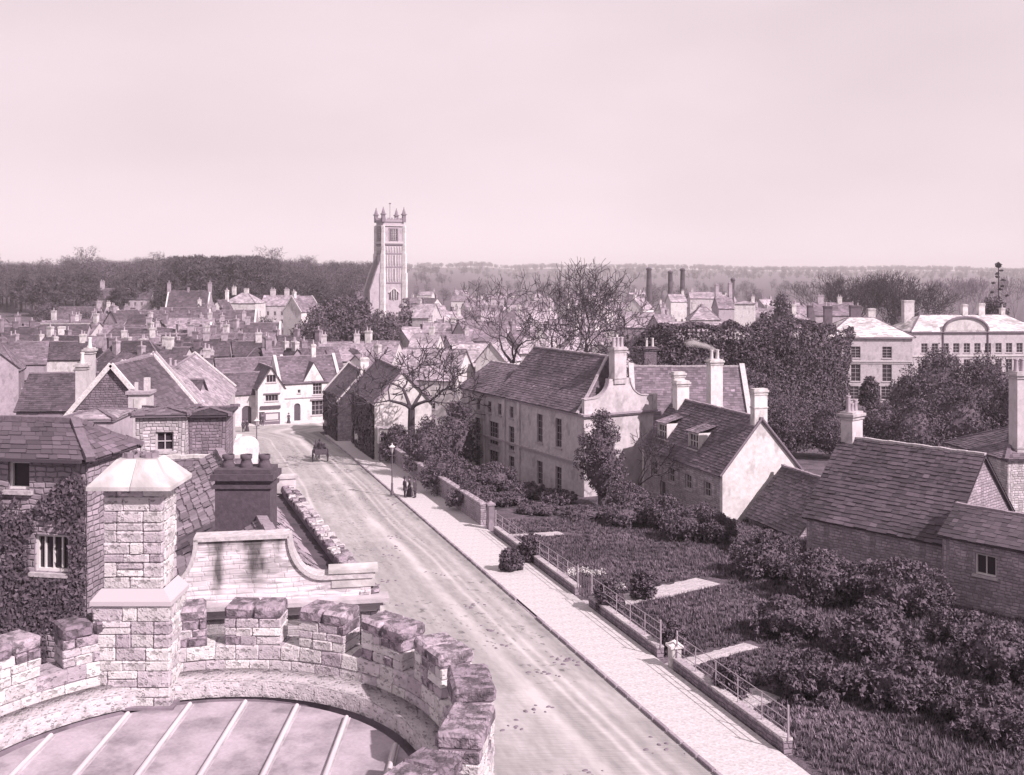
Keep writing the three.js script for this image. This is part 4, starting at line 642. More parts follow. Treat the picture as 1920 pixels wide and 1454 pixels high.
{
  const bars = [5.35, 7.7, 1.1, 1.1, { cols: 4, rows: 1, frame: white }], small = [4.3, 10.1, 0.7, 0.85, { cols: 1, rows: 1, frame: white }];
  const q = house({ name: 'hipped_house', label: 'rubble-walled house at left edge with low hipped roof and white barred window', px: -155, py: 784, d: 32.7, yaw: -9, L: 13, W: 2.4, hr: 0.78, hip: 1.15, wall: mat(0.24, 'rubble'), roof: slateMat(0.085), course: 0.26, gutter: mat(0.05, 'none'), win: { front: [bars, small] } });
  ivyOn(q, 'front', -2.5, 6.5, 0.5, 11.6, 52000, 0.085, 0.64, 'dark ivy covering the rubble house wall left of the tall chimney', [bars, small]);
}
house({ name: 'slate_roofed_house', label: 'house with mossy roof and pale coped ridge left of the sooty chimney', px: 352, py: 860, d: 41, yaw: 6, L: 5.4, W: 7.5, hr: 3.4, wall: mat(0.14, 'rubble'), roof: slateMat(0.12), course: 0.25, ridgeMat: mat(0.5, 'grain'), parapet: true });
// ================================================================ THE TOWN
const wins = (L, hw2) => ({ front: grid(L * 0.8, Math.max(2, Math.round(L / 3.2)), [1.2, 4.2], 0.95, 1.5), right: [[0, 4.2, 0.9, 1.4]], left: [[0, 4.2, 0.9, 1.4]] });
// px, py (ridge), d, width px, W, hr, yaw, wall, roof tone, extra, label
const tw = [
  [236, 541, 440, 100, 12, 4.5, 6, 0.3, 0.13, { chim: [[-0.85, 0, 1.6, 1.4, 3, {}], [0.5, 0, 1.6, 1.4, 3, {}]] }, 'large house half hidden by bare trees at the wood\'s edge'],
  [355, 546, 380, 78, 9, 6.5, 4, 0.26, 0.11, { parapet: true, copingMat: mat(0.55, 'grain'), chim: [[-0.96, 0, 1.1, 1.1, 3, { pots: 1 }], [0.96, 0, 1.3, 1.1, 3, { pots: 1 }], [-0.05, 0, 0.7, 0.8, 1.2, { pots: 0 }]] }, 'steep dark roof with tall coped gables and a chimney at each end'],
  [378, 570, 330, 10, 3, 2.4, 90, 0.6, 0.15, { L: 6 }, 'tiny white gable below the steep coped roof'],
  [417, 563, 325, 14, 4.2, 3.4, 80, 0.6, 0.15, { L: 7, chim: [[0.9, 0, 0.9, 0.9, 3, {}]] }, 'white gable with tall thin chimney right of the steep coped roof'],
  [459, 549, 380, 60, 10, 3.6, -8, 0.5, 0.42, { hip: 5, chim: [[0.1, 0, 1.5, 1.2, 1.4, { pots: 0 }], [-0.7, 0, 1.3, 1.1, 2, {}]] }, 'pale square house with light hipped roof below the dark wood'],
  [528, 554, 390, 66, 9, 3.6, -4, 0.4, 0.32, { chim: [[-0.5, 0, 1.8, 1.2, 2.2, {}], [0.3, 0, 1.6, 1.2, 2.2, {}]] }, 'long grey-roofed house with chimneys right of the hipped house'],
  [566, 556, 300, 34, 7, 4.2, 58, 0.55, 0.2, { L: 8, verge: mat(0.55, 'grain') }, 'white gabled house at the left flank of the great yew tree'],
  [150, 576, 345, 76, 9, 4.4, 3, 0.34, 0.15, { chim: [[0.9, 0, 1.2, 1, 1.6, {}]] }, 'long dark roof with pale ridge below the wood at left'],
  [211, 575, 340, 20, 6, 2.4, 0, 0.55, 0.3, {}, 'small white block between dark roofs at left'],
  [200, 584, 310, 28, 7, 3.4, -35, 0.45, 0.4, { hip: 3 }, 'light hipped roof left of the steep dark roof'],
  [232, 582, 275, 44, 8.5, 6.0, 70, 0.26, 0.12, { L: 10 }, 'steep dark gabled roof in the middle of the left rooftops'],
  [264, 590, 270, 42, 8, 4.6, -24, 0.4, 0.13, { chim: [[0.97, 0, 1, 1, 0.6, { pots: 0 }]] }, 'dark roof with white end wall left of the black stack'],
  [348, 577, 320, 92, 8, 3.6, 2, 0.34, 0.16, { chim: [[0.94, 0, 1.1, 1, 1, {}]] }, 'long grey roof running behind the sunlit slate roof'],
  [360, 597, 262, 82, 8, 4.2, 4, 0.42, 0.28, { gutter: mat(0.6, 'none') }, 'sunlit slate roof with bright white gutter among the left rooftops'],
  [437, 582, 285, 86, 9, 4.4, 8, 0.3, 0.17, { parapet: true, copingMat: mat(0.5, 'grain') }, 'broad grey roof with sloping white coping left of the yew'],
  [461, 606, 248, 128, 9, 4.6, 8, 0.32, 0.16, { chim: [[0.05, 0, 1.1, 1, 1.4, { pots: 0 }]], parapet: true, copingMat: mat(0.5, 'grain') }, 'wide low roof in front of the broad coped one'],
  [122, 608, 255, 88, 8, 4.2, 3, 0.32, 0.13, { chim: [[-0.02, 2, 1.5, 1.1, -0.6, { mat: mat(0.6, 'patch'), pots: 0 }]], ridgeMat: mat(0.5, 'grain') }, 'dark left edge roof with white ridge and stub chimney'],
  [118, 641, 196, 92, 8, 3.0, 2, 0.55, 0.11, {}, 'white-walled house with small windows under dark roof at left'],
  [250, 640, 188, 150, 11, 5.0, 6, 0.26, 0.09, { hip: 4.5 }, 'broad very dark hipped roof behind the white verges'],
  [330, 652, 180, 50, 7, 2.8, -8, 0.4, 0.14, { chim: [[-0.5, 0, 1.1, 1, 1.7, { mat: mat(0.5, 'patch'), pots: 1 }]] }, 'small house with light chimney right of the broad dark roof'],
  [372, 668, 150, 50, 6, 2.4, 10, 0.42, 0.13, { chim: [[0.6, 0, 1, 0.9, 1, {}]] }, 'low house with windows beside the terrace roof'],
  [120, 700, 112, 120, 8, 3.4, 4, 0.2, 0.11, {}, 'dark low roof at left, behind the tall pale chimneys'],
  [348, 712, 104, 60, 7, 2.6, 3, 0.22, 0.12, {}, 'dark slate roof between white verges and street terrace'],
  [405, 636, 205, 50, 7, 3, 10, 0.3, 0.12, { chim: [[-0.7, 0, 1.2, 1, 1.4, {}], [0.6, 0, 1.2, 1, 1.2, {}]] }, 'house with dark walls behind the long street roof'],
  [478, 640, 205, 66, 7, 2.8, 12, 0.46, 0.1, { chim: [[0.2, 0, 1.2, 1, 1.6, {}]] }, 'pale-walled house with many small windows left of the yew'],
  [640, 642, 200, 80, 8, 3.2, 12, 0.42, 0.3, { chim: [[0.7, 0, 1.1, 1, 1.5, {}], [-0.8, 0, 1.1, 1, 1.4, {}]] }, 'pale roof below the great yew tree'],
  [718, 640, 195, 62, 7.5, 3.4, -14, 0.46, 0.32, { chim: [[-0.9, 0, 1.1, 1, 1.8, { mat: mat(0.5, 'patch') }]] }, 'house with bright roof and white chimney behind the coped gable'],
  [690, 664, 176, 34, 6, 2.6, 62, 0.45, 0.2, { L: 7 }, 'little pale house behind the coped gable chimney'],
  [800, 570, 330, 34, 8, 4.2, -22, 0.42, 0.36, {}, 'pale steep roof just right of the church foot'],
  [848, 590, 300, 30, 7, 3, 10, 0.55, 0.4, {}, 'white cottage right of the church with light roof'],
  [826, 606, 262, 60, 8, 3.4, -8, 0.5, 0.3, { chim: [[0.8, 0, 1.1, 1, 1.4, {}]] }, 'pale house with low roof right of the yew'],
  [884, 602, 255, 46, 8, 4.2, 35, 0.36, 0.17, {}, 'grey gabled roof left of the great bare trees'],
  [800, 626, 215, 50, 8, 3.2, -12, 0.5, 0.34, { chim: [[0.4, 0, 1, 0.9, 1.4, {}]] }, 'light-roofed house above the forked bare tree'],
  [858, 628, 222, 40, 7, 3, 20, 0.36, 0.2, {}, 'small grey roof right of the forked bare tree'],
  [920, 612, 245, 56, 8, 3.2, -5, 0.3, 0.17, {}, 'grey roof behind the left bare tree\'s lower limbs'],
  [1060, 600, 265, 60, 8, 3.4, 6, 0.36, 0.2, {}, 'grey roof seen through the great bare trees'],
  [1112, 552, 400, 34, 9, 5.5, 55, 0.4, 0.34, { L: 12 }, 'large lit gable right of the great bare trees'],
  [1140, 640, 150, 44, 8, 3.4, 68, 0.52, 0.4, { L: 8 }, 'bright gable roof beside the curved gable\'s chimney'],
  [1190, 586, 330, 70, 9, 4.4, -20, 0.24, 0.3, {}, 'long lit roof with dark walls left of the yew hedge'],
  [1240, 590, 320, 30, 8, 4, 25, 0.28, 0.24, {}, 'grey gable between the long roofs before the hedge'],
  [1302, 604, 290, 100, 7, 2.4, -3, 0.36, 0.36, {}, 'long low pale roof along the top of the hedge'],
  [1318, 576, 350, 56, 9, 4, 0, 0.48, 0.32, { hip: 4, chim: [[-0.6, 0, 1.4, 1.2, 1.5, {}]] }, 'pale villa with hipped roof below the brewery chimneys'],
  [1198, 560, 400, 32, 8, 4, 60, 0.58, 0.3, { L: 10 }, 'white gabled house below the leftmost brewery chimney'],
  [1268, 552, 440, 30, 9, 3, 5, 0.55, 0.34, {}, 'white house at the foot of the brewery chimneys'],
  [1322, 548, 450, 60, 9, 2.6, -2, 0.42, 0.3, {}, 'long grey works building right of the brewery chimneys'],
  [1397, 565, 330, 36, 9, 0.7, -14, 0.62, 0.4, { hip: 2.5 }, 'square bright white house left of the dark conifer'],
  [1356, 556, 360, 30, 8, 4, 6, 0.3, 0.2, { chim: [[-0.8, 0, 1.2, 1.2, 4, {}], [0.9, 0, 1.2, 1.2, 4.5, {}]] }, 'dark house with two tall stacks beside the square white house'],
  [1560, 568, 300, 70, 9, 3.4, -6, 0.34, 0.16, { chim: [[-0.6, 0, 1.6, 1.4, 2, {}], [0.4, 0, 1.2, 1.2, 1.6, { mat: mat(0.5, 'patch') }]] }, 'dark-roofed house with broad stacks behind the mansion'],
  [1495, 590, 240, 70, 8, 2.8, 6, 0.4, 0.32, { hip: 3.4, chim: [[-0.2, 0, 1.0, 0.9, 2.2, { mat: mat(0.5, 'patch') }], [0.7, 0, 1.1, 1, 2.0, { mat: mat(0.09, 'patch') }]] }, 'low lit-roofed house between conifer and mansion'],
];
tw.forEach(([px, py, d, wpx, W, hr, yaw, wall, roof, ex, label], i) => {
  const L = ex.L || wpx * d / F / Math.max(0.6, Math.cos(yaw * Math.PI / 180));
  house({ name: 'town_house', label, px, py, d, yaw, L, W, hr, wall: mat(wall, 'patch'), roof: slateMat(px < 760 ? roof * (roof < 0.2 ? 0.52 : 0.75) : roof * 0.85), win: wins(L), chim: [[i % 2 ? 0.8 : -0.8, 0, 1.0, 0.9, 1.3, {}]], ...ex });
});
{ // distant houses of the hazy town
  const used = new Set(), rng = rngOf(77), zones = [[60, 'at the far left edge'], [200, 'left of the steep dark gable'], [330, 'below the coped gables at left'], [430, 'below the pale hipped house'], [560, 'left of the great yew'], [830, 'close to the church tower\'s right'], [905, 'midway from church to elms'], [1010, 'behind the left great elm'], [1110, 'behind the right great elm'], [1195, 'between elms and brewery'], [1290, 'beneath the brewery chimneys'], [1440, 'right of the brewery chimneys'], [2000, 'between conifer and skyline elms']];
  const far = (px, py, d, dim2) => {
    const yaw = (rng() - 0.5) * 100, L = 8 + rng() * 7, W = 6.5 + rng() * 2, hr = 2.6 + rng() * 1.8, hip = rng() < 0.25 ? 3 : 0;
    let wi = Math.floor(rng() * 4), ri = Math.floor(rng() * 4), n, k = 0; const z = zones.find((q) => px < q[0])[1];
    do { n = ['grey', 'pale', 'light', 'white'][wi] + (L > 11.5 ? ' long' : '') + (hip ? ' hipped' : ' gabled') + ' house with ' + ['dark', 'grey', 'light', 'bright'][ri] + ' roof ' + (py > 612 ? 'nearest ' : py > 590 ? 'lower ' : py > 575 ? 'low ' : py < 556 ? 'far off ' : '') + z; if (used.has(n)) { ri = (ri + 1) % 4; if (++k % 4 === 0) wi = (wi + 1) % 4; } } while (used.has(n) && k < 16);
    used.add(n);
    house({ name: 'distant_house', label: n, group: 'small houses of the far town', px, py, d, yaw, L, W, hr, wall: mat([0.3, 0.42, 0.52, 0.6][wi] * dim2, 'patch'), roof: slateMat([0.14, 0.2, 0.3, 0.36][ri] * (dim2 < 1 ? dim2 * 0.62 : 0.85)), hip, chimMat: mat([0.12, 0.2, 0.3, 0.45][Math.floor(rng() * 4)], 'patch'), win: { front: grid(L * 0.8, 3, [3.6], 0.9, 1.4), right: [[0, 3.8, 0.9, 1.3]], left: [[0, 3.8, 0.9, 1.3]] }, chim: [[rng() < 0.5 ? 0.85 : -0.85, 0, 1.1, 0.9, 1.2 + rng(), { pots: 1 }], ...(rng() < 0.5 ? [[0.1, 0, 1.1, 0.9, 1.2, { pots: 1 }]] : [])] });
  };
  for (let i = 0; i < 46; i++) { const px = 772 + rng() * 420, y = 544 + 42 * Math.pow(rng(), 1.2); far(px, y, 15.8 * F / (y - 510 + 1), 1); }
  for (let i = 0; i < 24; i++) { const px = 1180 + rng() * 260, y = 546 + 34 * rng(); far(px, y, 15.8 * F / (y - 510 + 1), 1); }
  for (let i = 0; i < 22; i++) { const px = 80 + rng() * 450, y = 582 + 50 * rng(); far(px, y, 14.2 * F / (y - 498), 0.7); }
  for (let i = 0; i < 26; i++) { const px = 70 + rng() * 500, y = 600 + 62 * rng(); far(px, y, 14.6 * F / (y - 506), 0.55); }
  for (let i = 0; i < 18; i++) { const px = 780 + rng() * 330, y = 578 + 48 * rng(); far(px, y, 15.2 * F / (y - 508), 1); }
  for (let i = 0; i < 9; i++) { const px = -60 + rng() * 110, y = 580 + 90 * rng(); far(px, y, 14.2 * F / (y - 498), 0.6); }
  for (let i = 0; i < 8; i++) { const px = 1441 + rng() * 160, y = 562 + 18 * rng(); far(px, y, 15.2 * F / (y - 510), 1); }
}
// ---------------------------------------------------------------- brewery chimneys
[[1217, 501, 560, 600, 3.2, 'leftmost tall brewery chimney on the skyline'], [1257, 507, 565, 600, 3.0, 'middle brewery chimney, a little shorter than its neighbours'], [1280, 502, 575, 560, 2.8, 'right-hand brewery chimney with pointed top'], [1371, 520, 565, 520, 2.2, 'slender leaning works chimney right of the brewery']].forEach(([px, y0, y1, d, w, label], i) => {
  const x = XD(px, d), b = GY(x, d), h = YD(y0, d) - b, t = thing('works_chimney', label, 'chimney', x, b, -d, 0.4, 'works chimneys on the skyline');
  mesh('shaft', flat(new THREE.CylinderGeometry(w * 0.42, w * 0.62, h - 1.4, 8)).translate(0, (h - 1.4) / 2, 0), mat(0.06, 'rubble'), t);
  mesh('cap', merge([cyl(w * 0.62, w * 0.5, 0.5, 0, h - 1.5, 0, 8), cyl(w * 0.5, w * 0.5, 0.6, 0, h - 1.0, 0, 8), cyl(w * 0.1, w * 0.56, 0.7, 0, h - 0.35, 0, 8)]), mat(0.1, 'grain'), t); if (i === 3) t.rotation.z = -0.05;
});
// ---------------------------------------------------------------- the great house on the right and its wing
{
  const wall = mat(0.4, 'patch'), rf = slateMat(0.46), o = { cols: 2, rows: 4, frame: mat(0.4, 'none', 0.6) };
  const H = house({ name: 'great_house', label: 'three-storey pale stone mansion block with hipped light roof and tall windows', px: 1615, py: 596, d: 203, yaw: -4, L: 15.6, W: 13, hr: 3.2, hip: 5.4, eave: 0.5, wall, roof: rf, course: 0.5, base: GY(70, 196) + 0.2, win: { front: [[-2.7, 8.3, 1.8, 2.2, o], [3.1, 8.3, 1.8, 2.2, o], [-2.7, 3.9, 1.8, 3.2, o], [3.1, 3.9, 1.8, 3.2, o], [-3.0, 0.5, 1.8, 2.5, o], [2.9, 0.5, 1.8, 2.5, o]], left: grid(10, 3, [4.1, 8.4], 1.3, 2) }, chim: [[-0.85, 1, 1.5, 1.2, 2.2, { mat: mat(0.09, 'patch') }], [-0.05, -3, 2.0, 1.4, 2.2, { mat: mat(0.1, 'patch') }], [0.35, -3, 1.4, 1.2, 1.6, { mat: mat(0.5, 'patch'), pots: 0 }]] });
  const z = H.W / 2; mesh('cornice', merge([box(H.L + 0.8, 0.3, 0.5, 0, H.hw - 0.25, z + 0.2)]), mat(0.3, 'grain'), H.g); mesh('string_course', merge([box(H.L, 0.22, 0.2, 0, 7.7, z + 0.08), box(H.L, 0.14, 0.12, 0, 7.35, z + 0.05)]), mat(0.45, 'grain'), H.g);
  for (const x of [-4.5, -1.5, 1.4, 4.4]) mesh('shutter', box(0.85, 2.5, 0.1, x, 1.75, z + 0.06), mat(0.05, 'none', 0.7), H.g);
  const w = grid(25, 11, [8.35], 1.35, 2.0, { ...o, rows: 3 }).concat(grid(25, 11, [4.0], 1.35, 3.0, o), grid(25, 11, [0.6], 1.35, 2.5, o));
  const G = house({ name: 'great_house_wing', label: 'long mansion wing with round-arched pediment and rows of sash windows', px: 1806, py: 591, d: 222, yaw: 4, L: 28, W: 12, hr: 3.0, hip: 4.5, eave: 0.45, wall, roof: rf, course: 0.5, win: { front: w }, chim: [[0.28, 0, 1.3, 1.2, 2.4, { mat: mat(0.5, 'patch'), pots: 0 }], [0.02, 0, 1.1, 1.1, 2.2, { mat: mat(0.5, 'patch'), pots: 0 }], [-0.8, -2, 2.2, 1.5, 3.0, { mat: mat(0.45, 'patch'), pots: 0 }], [0.62, 0, 0.9, 0.9, 1.4, { mat: mat(0.5, 'patch'), pots: 1 }]] });
  const zz = G.W / 2, pts = [[-4.6, 0], [4.6, 0]]; for (let i = 1; i < 16; i++) { const a = i / 16 * Math.PI; pts.push([4.6 * Math.cos(a), 2.7 * Math.sin(a)]); } const tz = panel(pts, [], 0.4).translate(-2.6, G.hw + 0.05, zz + 0.3); mesh('pediment', tz, mat(0.5, 'patch'), G.g);
  const ar = []; for (let i = 0; i < 16; i++) { const p = (k) => { const a = k / 16 * Math.PI; return V(-2.6 + 4.75 * Math.cos(a), G.hw + 0.05 + 2.85 * Math.sin(a), zz + 0.2); }; ar.push(beam(p(i), p(i + 1), 1.0, 0.3)); } mesh('arch_moulding', merge(ar), mat(0.16, 'grain'), G.g);
  mesh('cornice', box(28.6, 0.3, 0.5, 0, G.hw - 0.25, zz + 0.2), mat(0.14, 'grain'), G.g); mesh('string_course', box(28, 0.22, 0.2, 0, 7.7, zz + 0.08), mat(0.5, 'grain'), G.g);
  for (const x of [-7.4, 2.2]) mesh('drainpipe', box(0.2, G.hw, 0.2, x, G.hw / 2 - 0.5, zz + 0.12), mat(0.08, 'none'), G.g);
}
// ---------------------------------------------------------------- the church tower
{
  const d = 405, x = XD(731, d), base = GY(x, d), yaw = 26.5 * Math.PI / 180, s = 8.3, h = (y) => YD(y, d) - base;
  const t = thing('church_tower', 'tall church tower with pinnacles, belfry windows and panelled stages', 'church tower', x, base, -d, yaw), m = mat(0.33, 'patch'), m2 = mat(0.55, 'patch'), dk = mat(0.1, 'grain');
  const top2 = h(417), e = s / 2;
  mesh('wall', box(s, top2 + 2, s, 0, (top2 - 2) / 2, 0), m, t);
  const band = (y, w, hh, mm) => mesh('string_course', box(s + w, hh, s + w, 0, y, 0), mm, t);
  band(h(424), 0.9, 0.5, mat(0.42, 'grain')); band(h(456), 1.0, 0.7, mat(0.42, 'grain')); band(h(459.5), 0.8, 0.35, mat(0.16, 'grain')); band(h(476), 0.35, 0.5, mat(0.2, 'grain')); band(h(501), 0.35, 0.5, mat(0.2, 'grain')); band(h(530), 0.45, 0.6, mat(0.2, 'grain'));
  for (const f of [0, 1, 2, 3]) {
    const M = new THREE.Matrix4().makeRotationY(f * Math.PI / 2), put = (n, g, mm) => mesh(n, g.applyMatrix4(M), mm, t);
    // belfry window: deep splayed light with mullions and louvres
    const y0 = h(452), y1 = h(430), w = 2.9, g = []; for (let i = 0; i < 7; i++) g.push(box(w - 0.3, 0.12, 0.5, 0, y0 + (i + 0.5) * (y1 - y0) / 7, e + 0.1, 0, 0.5));
    put('belfry_window', box(w, y1 - y0, 0.06, 0, (y0 + y1) / 2, e + 0.02), mat(0.05, 'none')); put('louvres', merge(g), mat(0.14, 'grain')); put('mullion', merge([box(0.22, y1 - y0, 0.3, 0, (y0 + y1) / 2, e + 0.16), box(0.18, y1 - y0, 0.3, -0.75, (y0 + y1) / 2, e + 0.15), box(0.18, y1 - y0, 0.3, 0.75, (y0 + y1) / 2, e + 0.15)]), m2);
    put('window_hood', merge([box(w + 0.9, 0.3, 0.5, 0, y1 + 0.15, e + 0.2), box(0.35, y1 - y0, 0.4, -w / 2 - 0.2, (y0 + y1) / 2, e + 0.17), box(0.35, y1 - y0, 0.4, w / 2 + 0.2, (y0 + y1) / 2, e + 0.17)]), mat(0.24, 'grain'));
    // panelled stages
    const pan = []; for (const [a, b] of [[463, 475], [478, 499], [503, 528]]) for (let i = 0; i <= 5; i++) pan.push(box(0.22, h(a) - h(b), 0.35, -2.75 + i * 1.1, (h(a) + h(b)) / 2, e + 0.15)); put('tracery', merge(pan), m2);
    const sh2 = []; for (const [a, b] of [[478, 499], [503, 528]]) for (const i of [-1.65, 1.65, 0]) sh2.push(box(0.75, (h(a) - h(b)) * 0.86, 0.05, i, (h(a) + h(b)) / 2, e + 0.03)); put('recess_shade', merge(sh2), mat(0.2, 'grain'));  // flat darker plates: shade of the recessed panels put into the colour
    // west window under a pointed arch
    const ap = [[-1.9, h(562)], [1.9, h(562)], [1.9, h(549)], [1.1, h(543)], [0, h(540)], [-1.1, h(543)], [-1.9, h(549)]]; put('window', panel(ap, [], 0.06).translate(0, 0, e + 0.07), mat(0.07, 'none')); put('window_tracery', merge([box(0.25, 5, 0.3, 0, h(551), e + 0.2), box(0.2, 3.6, 0.3, -0.95, h(553), e + 0.2), box(0.2, 3.6, 0.3, 0.95, h(553), e + 0.2), beam(V(-2.1, h(549), e + 0.2), V(0, h(539), e + 0.2), 0.4, 0.35), beam(V(2.1, h(549), e + 0.2), V(0, h(539), e + 0.2), 0.4, 0.35)]), m2);
    // pierced parapet
    const pp = [box(s + 0.7, 0.9, 0.3, 0, top2 + 0.4, e + 0.2)]; for (let i = 0; i < 6; i++) pp.push(box(0.75, 0.75, 0.3, -3.5 + i * 1.4, top2 + 1.2, e + 0.2)); put('parapet', merge(pp), mat(0.26, 'grain'));
    // corner buttress and pinnacle
    const B = []; for (const [a, w2, q] of [[424, 1.1, 0.5], [476, 1.4, 0.9], [512, 1.7, 1.3]]) { const hh = h(a) + 1.5; B.push(box(w2, hh, w2, 0, hh / 2 - 1.5, 0, Math.PI / 4).translate(e + q * 0.25, 0, e + q * 0.25)); } put('buttress', merge(B), m2);
    const pn = (y) => y + top2; put('pinnacle', merge([box(1.25, 3.0, 1.25, e + 0.05, pn(1.4), e + 0.05), box(1.85, 0.35, 1.85, e + 0.05, pn(2.9), e + 0.05), flat(new THREE.ConeGeometry(0.95, 3.0, 4)).rotateY(Math.PI / 4).translate(e + 0.05, pn(4.4), e + 0.05), box(0.25, 0.9, 0.25, e + 0.05, pn(5.2), e + 0.05), ...[[1, 0], [-1, 0], [0, 1], [0, -1]].map(([u, v]) => flat(new THREE.ConeGeometry(0.22, 1.0, 4)).translate(e + 0.05 + u * 0.6, pn(3.5), e + 0.05 + v * 0.6))]), mat(0.16, 'grain'));
  }
  // great sloping spur buttresses against the shaded side
  for (const z of [-e + 0.8, e - 0.8]) mesh('spur_buttress', flat(new THREE.ExtrudeGeometry(new THREE.Shape([V2(0, -2), V2(-5.4, -2), V2(-5.4, h(545)), V2(-3.2, h(513)), V2(-1.2, h(488)), V2(0, h(476))]), { depth: 1.6, bevelEnabled: false })).translate(-e, 0, z - 0.8), m, t);
  mesh('flagpole', rod(V(0, top2, 0), V(0, top2 + 7.2, 0), 0.09), dk, t); mesh('weathercock', box(0.9, 0.4, 0.06, 0, top2 + 7.3, 0), dk, t);
  const nave = house({ name: 'church_nave', label: 'church nave and porch roofs half hidden at the tower foot', px: 772, py: 574, d: 412, yaw: -63, L: 26, W: 14, hr: 2.4, parapet: true, wall: mat(0.42, 'patch'), roof: slateMat(0.3), cat: 'church', win: { front: grid(22, 6, [5.5], 1.6, 3.2, { cols: 3, rows: 1 }), right: [[0, 5, 3, 4, { cols: 4, rows: 1 }]] } });
}
function V2(x, y) { return new THREE.Vector2(x, y); }
// ================================================================ TREES AND SHRUBS
const leafMat = (g) => vmat(g, 0.95, { side: THREE.DoubleSide });
function scatter(rng, n, pick, size, k0 = 0.55, k1 = 1.0) {   // many leaf-sized faces
  const s = new Soup(), a = V(0, 0, 0), b = V(0, 0, 0), c = V(0, 0, 0);
  for (let i = 0; i < n; i++) {
    const p = pick(), q = size * (0.6 + 0.9 * rng()), u = V(rng() - 0.5, rng() - 0.5, rng() - 0.5).normalize(), v = V(rng() - 0.5, rng() - 0.5, rng() - 0.5).cross(u).normalize(), k = k0 + k1 * rng();
    s.tri(a.copy(p).addScaledVector(u, q * 0.6), b.copy(p).addScaledVector(v, q * 0.45), c.copy(p).addScaledVector(u, -q * 0.5).addScaledVector(v, -0.25 * q), k);
  }
  return s.build();
}
function lump(r, seed, rough = 0.25, detail = 3) {  // uneven heart of a crown, so that no light leaks through
  const g = flat(new THREE.IcosahedronGeometry(1, detail)), p = g.attributes.position;
  for (let i = 0; i < p.count; i++) { const x = p.getX(i), y = p.getY(i), z = p.getZ(i), f = 1 - rough + 2 * rough * fbm(x * 1.8 + seed, y * 1.8, z * 1.8, 3); p.setXYZ(i, x * f * r[0], y * f * r[1], z * f * r[2]); }
  g.computeVertexNormals(); g.setAttribute('color', new THREE.Float32BufferAttribute(new Float32Array(p.count * 3).fill(1.0), 3)); return g;
}
function crown(rng, rx, ry, rz, n, size, clumps = 40, shape = 'dome') {
  const cs = []; for (let i = 0; i < clumps; i++) {
    const th = rng() * 6.283, u = rng(), cy = shape === 'cone' ? -0.95 + 1.85 * u : -0.75 + 1.75 * u, rr = shape === 'cone' ? 1.0 * (1 - u) + 0.06 : Math.sqrt(Math.max(0.0, 1 - Math.max(0, cy) ** 2)) * (cy > 0.6 ? Math.sqrt(rng()) : 1);
    const f = 0.74 + 0.24 * rng(); cs.push([V(Math.cos(th) * rx * rr * f, cy * ry * 0.86, Math.sin(th) * rz * rr * f), (0.2 + 0.16 * rng()) * Math.min(rx, ry, rz) * (shape === 'cone' ? 0.75 : 1)]);
  }
  const g = scatter(rng, n, () => { const [c, r] = cs[Math.floor(rng() * cs.length)], d = V(rng() - 0.5, rng() - 0.5, rng() - 0.5).normalize().multiplyScalar(r * (0.65 + 0.5 * rng())); d.y *= 0.85; return d.add(c); }, size);
  const core = shape === 'cone' ? (() => { const q = flat(new THREE.ConeGeometry(rx * 0.8, ry * 1.8, 9, 3)); q.setAttribute('color', new THREE.Float32BufferAttribute(new Float32Array(q.attributes.position.count * 3).fill(1.0), 3)); return q; })() : lump([rx * 0.66, ry * 0.66, rz * 0.66], rng() * 50, 0.2).translate(0, -ry * 0.08, 0);
  const cp = core.attributes.position, skin = scatter(rng, Math.round(n * 0.5), () => { const i = Math.floor(rng() * cp.count); return V(cp.getX(i), cp.getY(i), cp.getZ(i)).multiplyScalar(1 + 0.12 * (rng() - 0.2)).add(V(rng() - 0.5, rng() - 0.5, rng() - 0.5).multiplyScalar(0.12 * rx)); }, size);
  return merge([g, core, skin]);
}
function evergreen(name, label, px, yTop, d, wpx, o = {}) {
  const rng = rngOf(Math.round(px * 31 + yTop * 7 + d)), x = XD(px, d), b = GY(x, d) + (o.lift || 0), h = YD(yTop, d) - b, w = wpx * d / F, clear = o.clear ?? 0, ry = (h - clear) / 2;
  const t = thing(name, label, o.cat || 'tree', x, b, -d, 0, o.group), n = Math.round(clamp((o.dense || 1) * 230 * w * h / Math.max(1, (d / 90) ** 2), 4000, 34000));
  if (o.cat !== 'shrub') mesh('trunk', flat(new THREE.CylinderGeometry(0.12 + h * 0.012, 0.18 + h * 0.02, Math.max(1.2, clear + ry) + 1, 8)).translate(0, (clear + ry) / 2 - 0.5, 0), mat(0.07, 'bark'), t);
  mesh(o.cat === 'shrub' ? 'foliage' : 'crown', crown(rng, w / 2, ry, (o.deep || 1) * w / 2, n, o.size || clamp(d * 0.0018, 0.12, 0.5), o.clumps || 46, o.shape).translate(0, clear + ry, 0), leafMat((o.g || 0.045) * 1.85), t);
  return t;
}
function limb(out, p, q, r0, r1, sides) {
  const z = q.clone().sub(p).normalize(), x = Math.abs(z.y) > 0.9 ? V(1, 0, 0) : V(0, 1, 0); x.cross(z).normalize(); const y = z.clone().cross(x);
  for (let i = 0; i < sides; i++) { const a = i / sides * 6.2832, b = (i + 1) / sides * 6.2832, f = (c, r, t) => c.clone().addScaledVector(x, r * Math.cos(t)).addScaledVector(y, r * Math.sin(t)); out.quad(f(p, r0, a), f(p, r0, b), f(q, r1, b), f(q, r1, a), 0.9); }
}
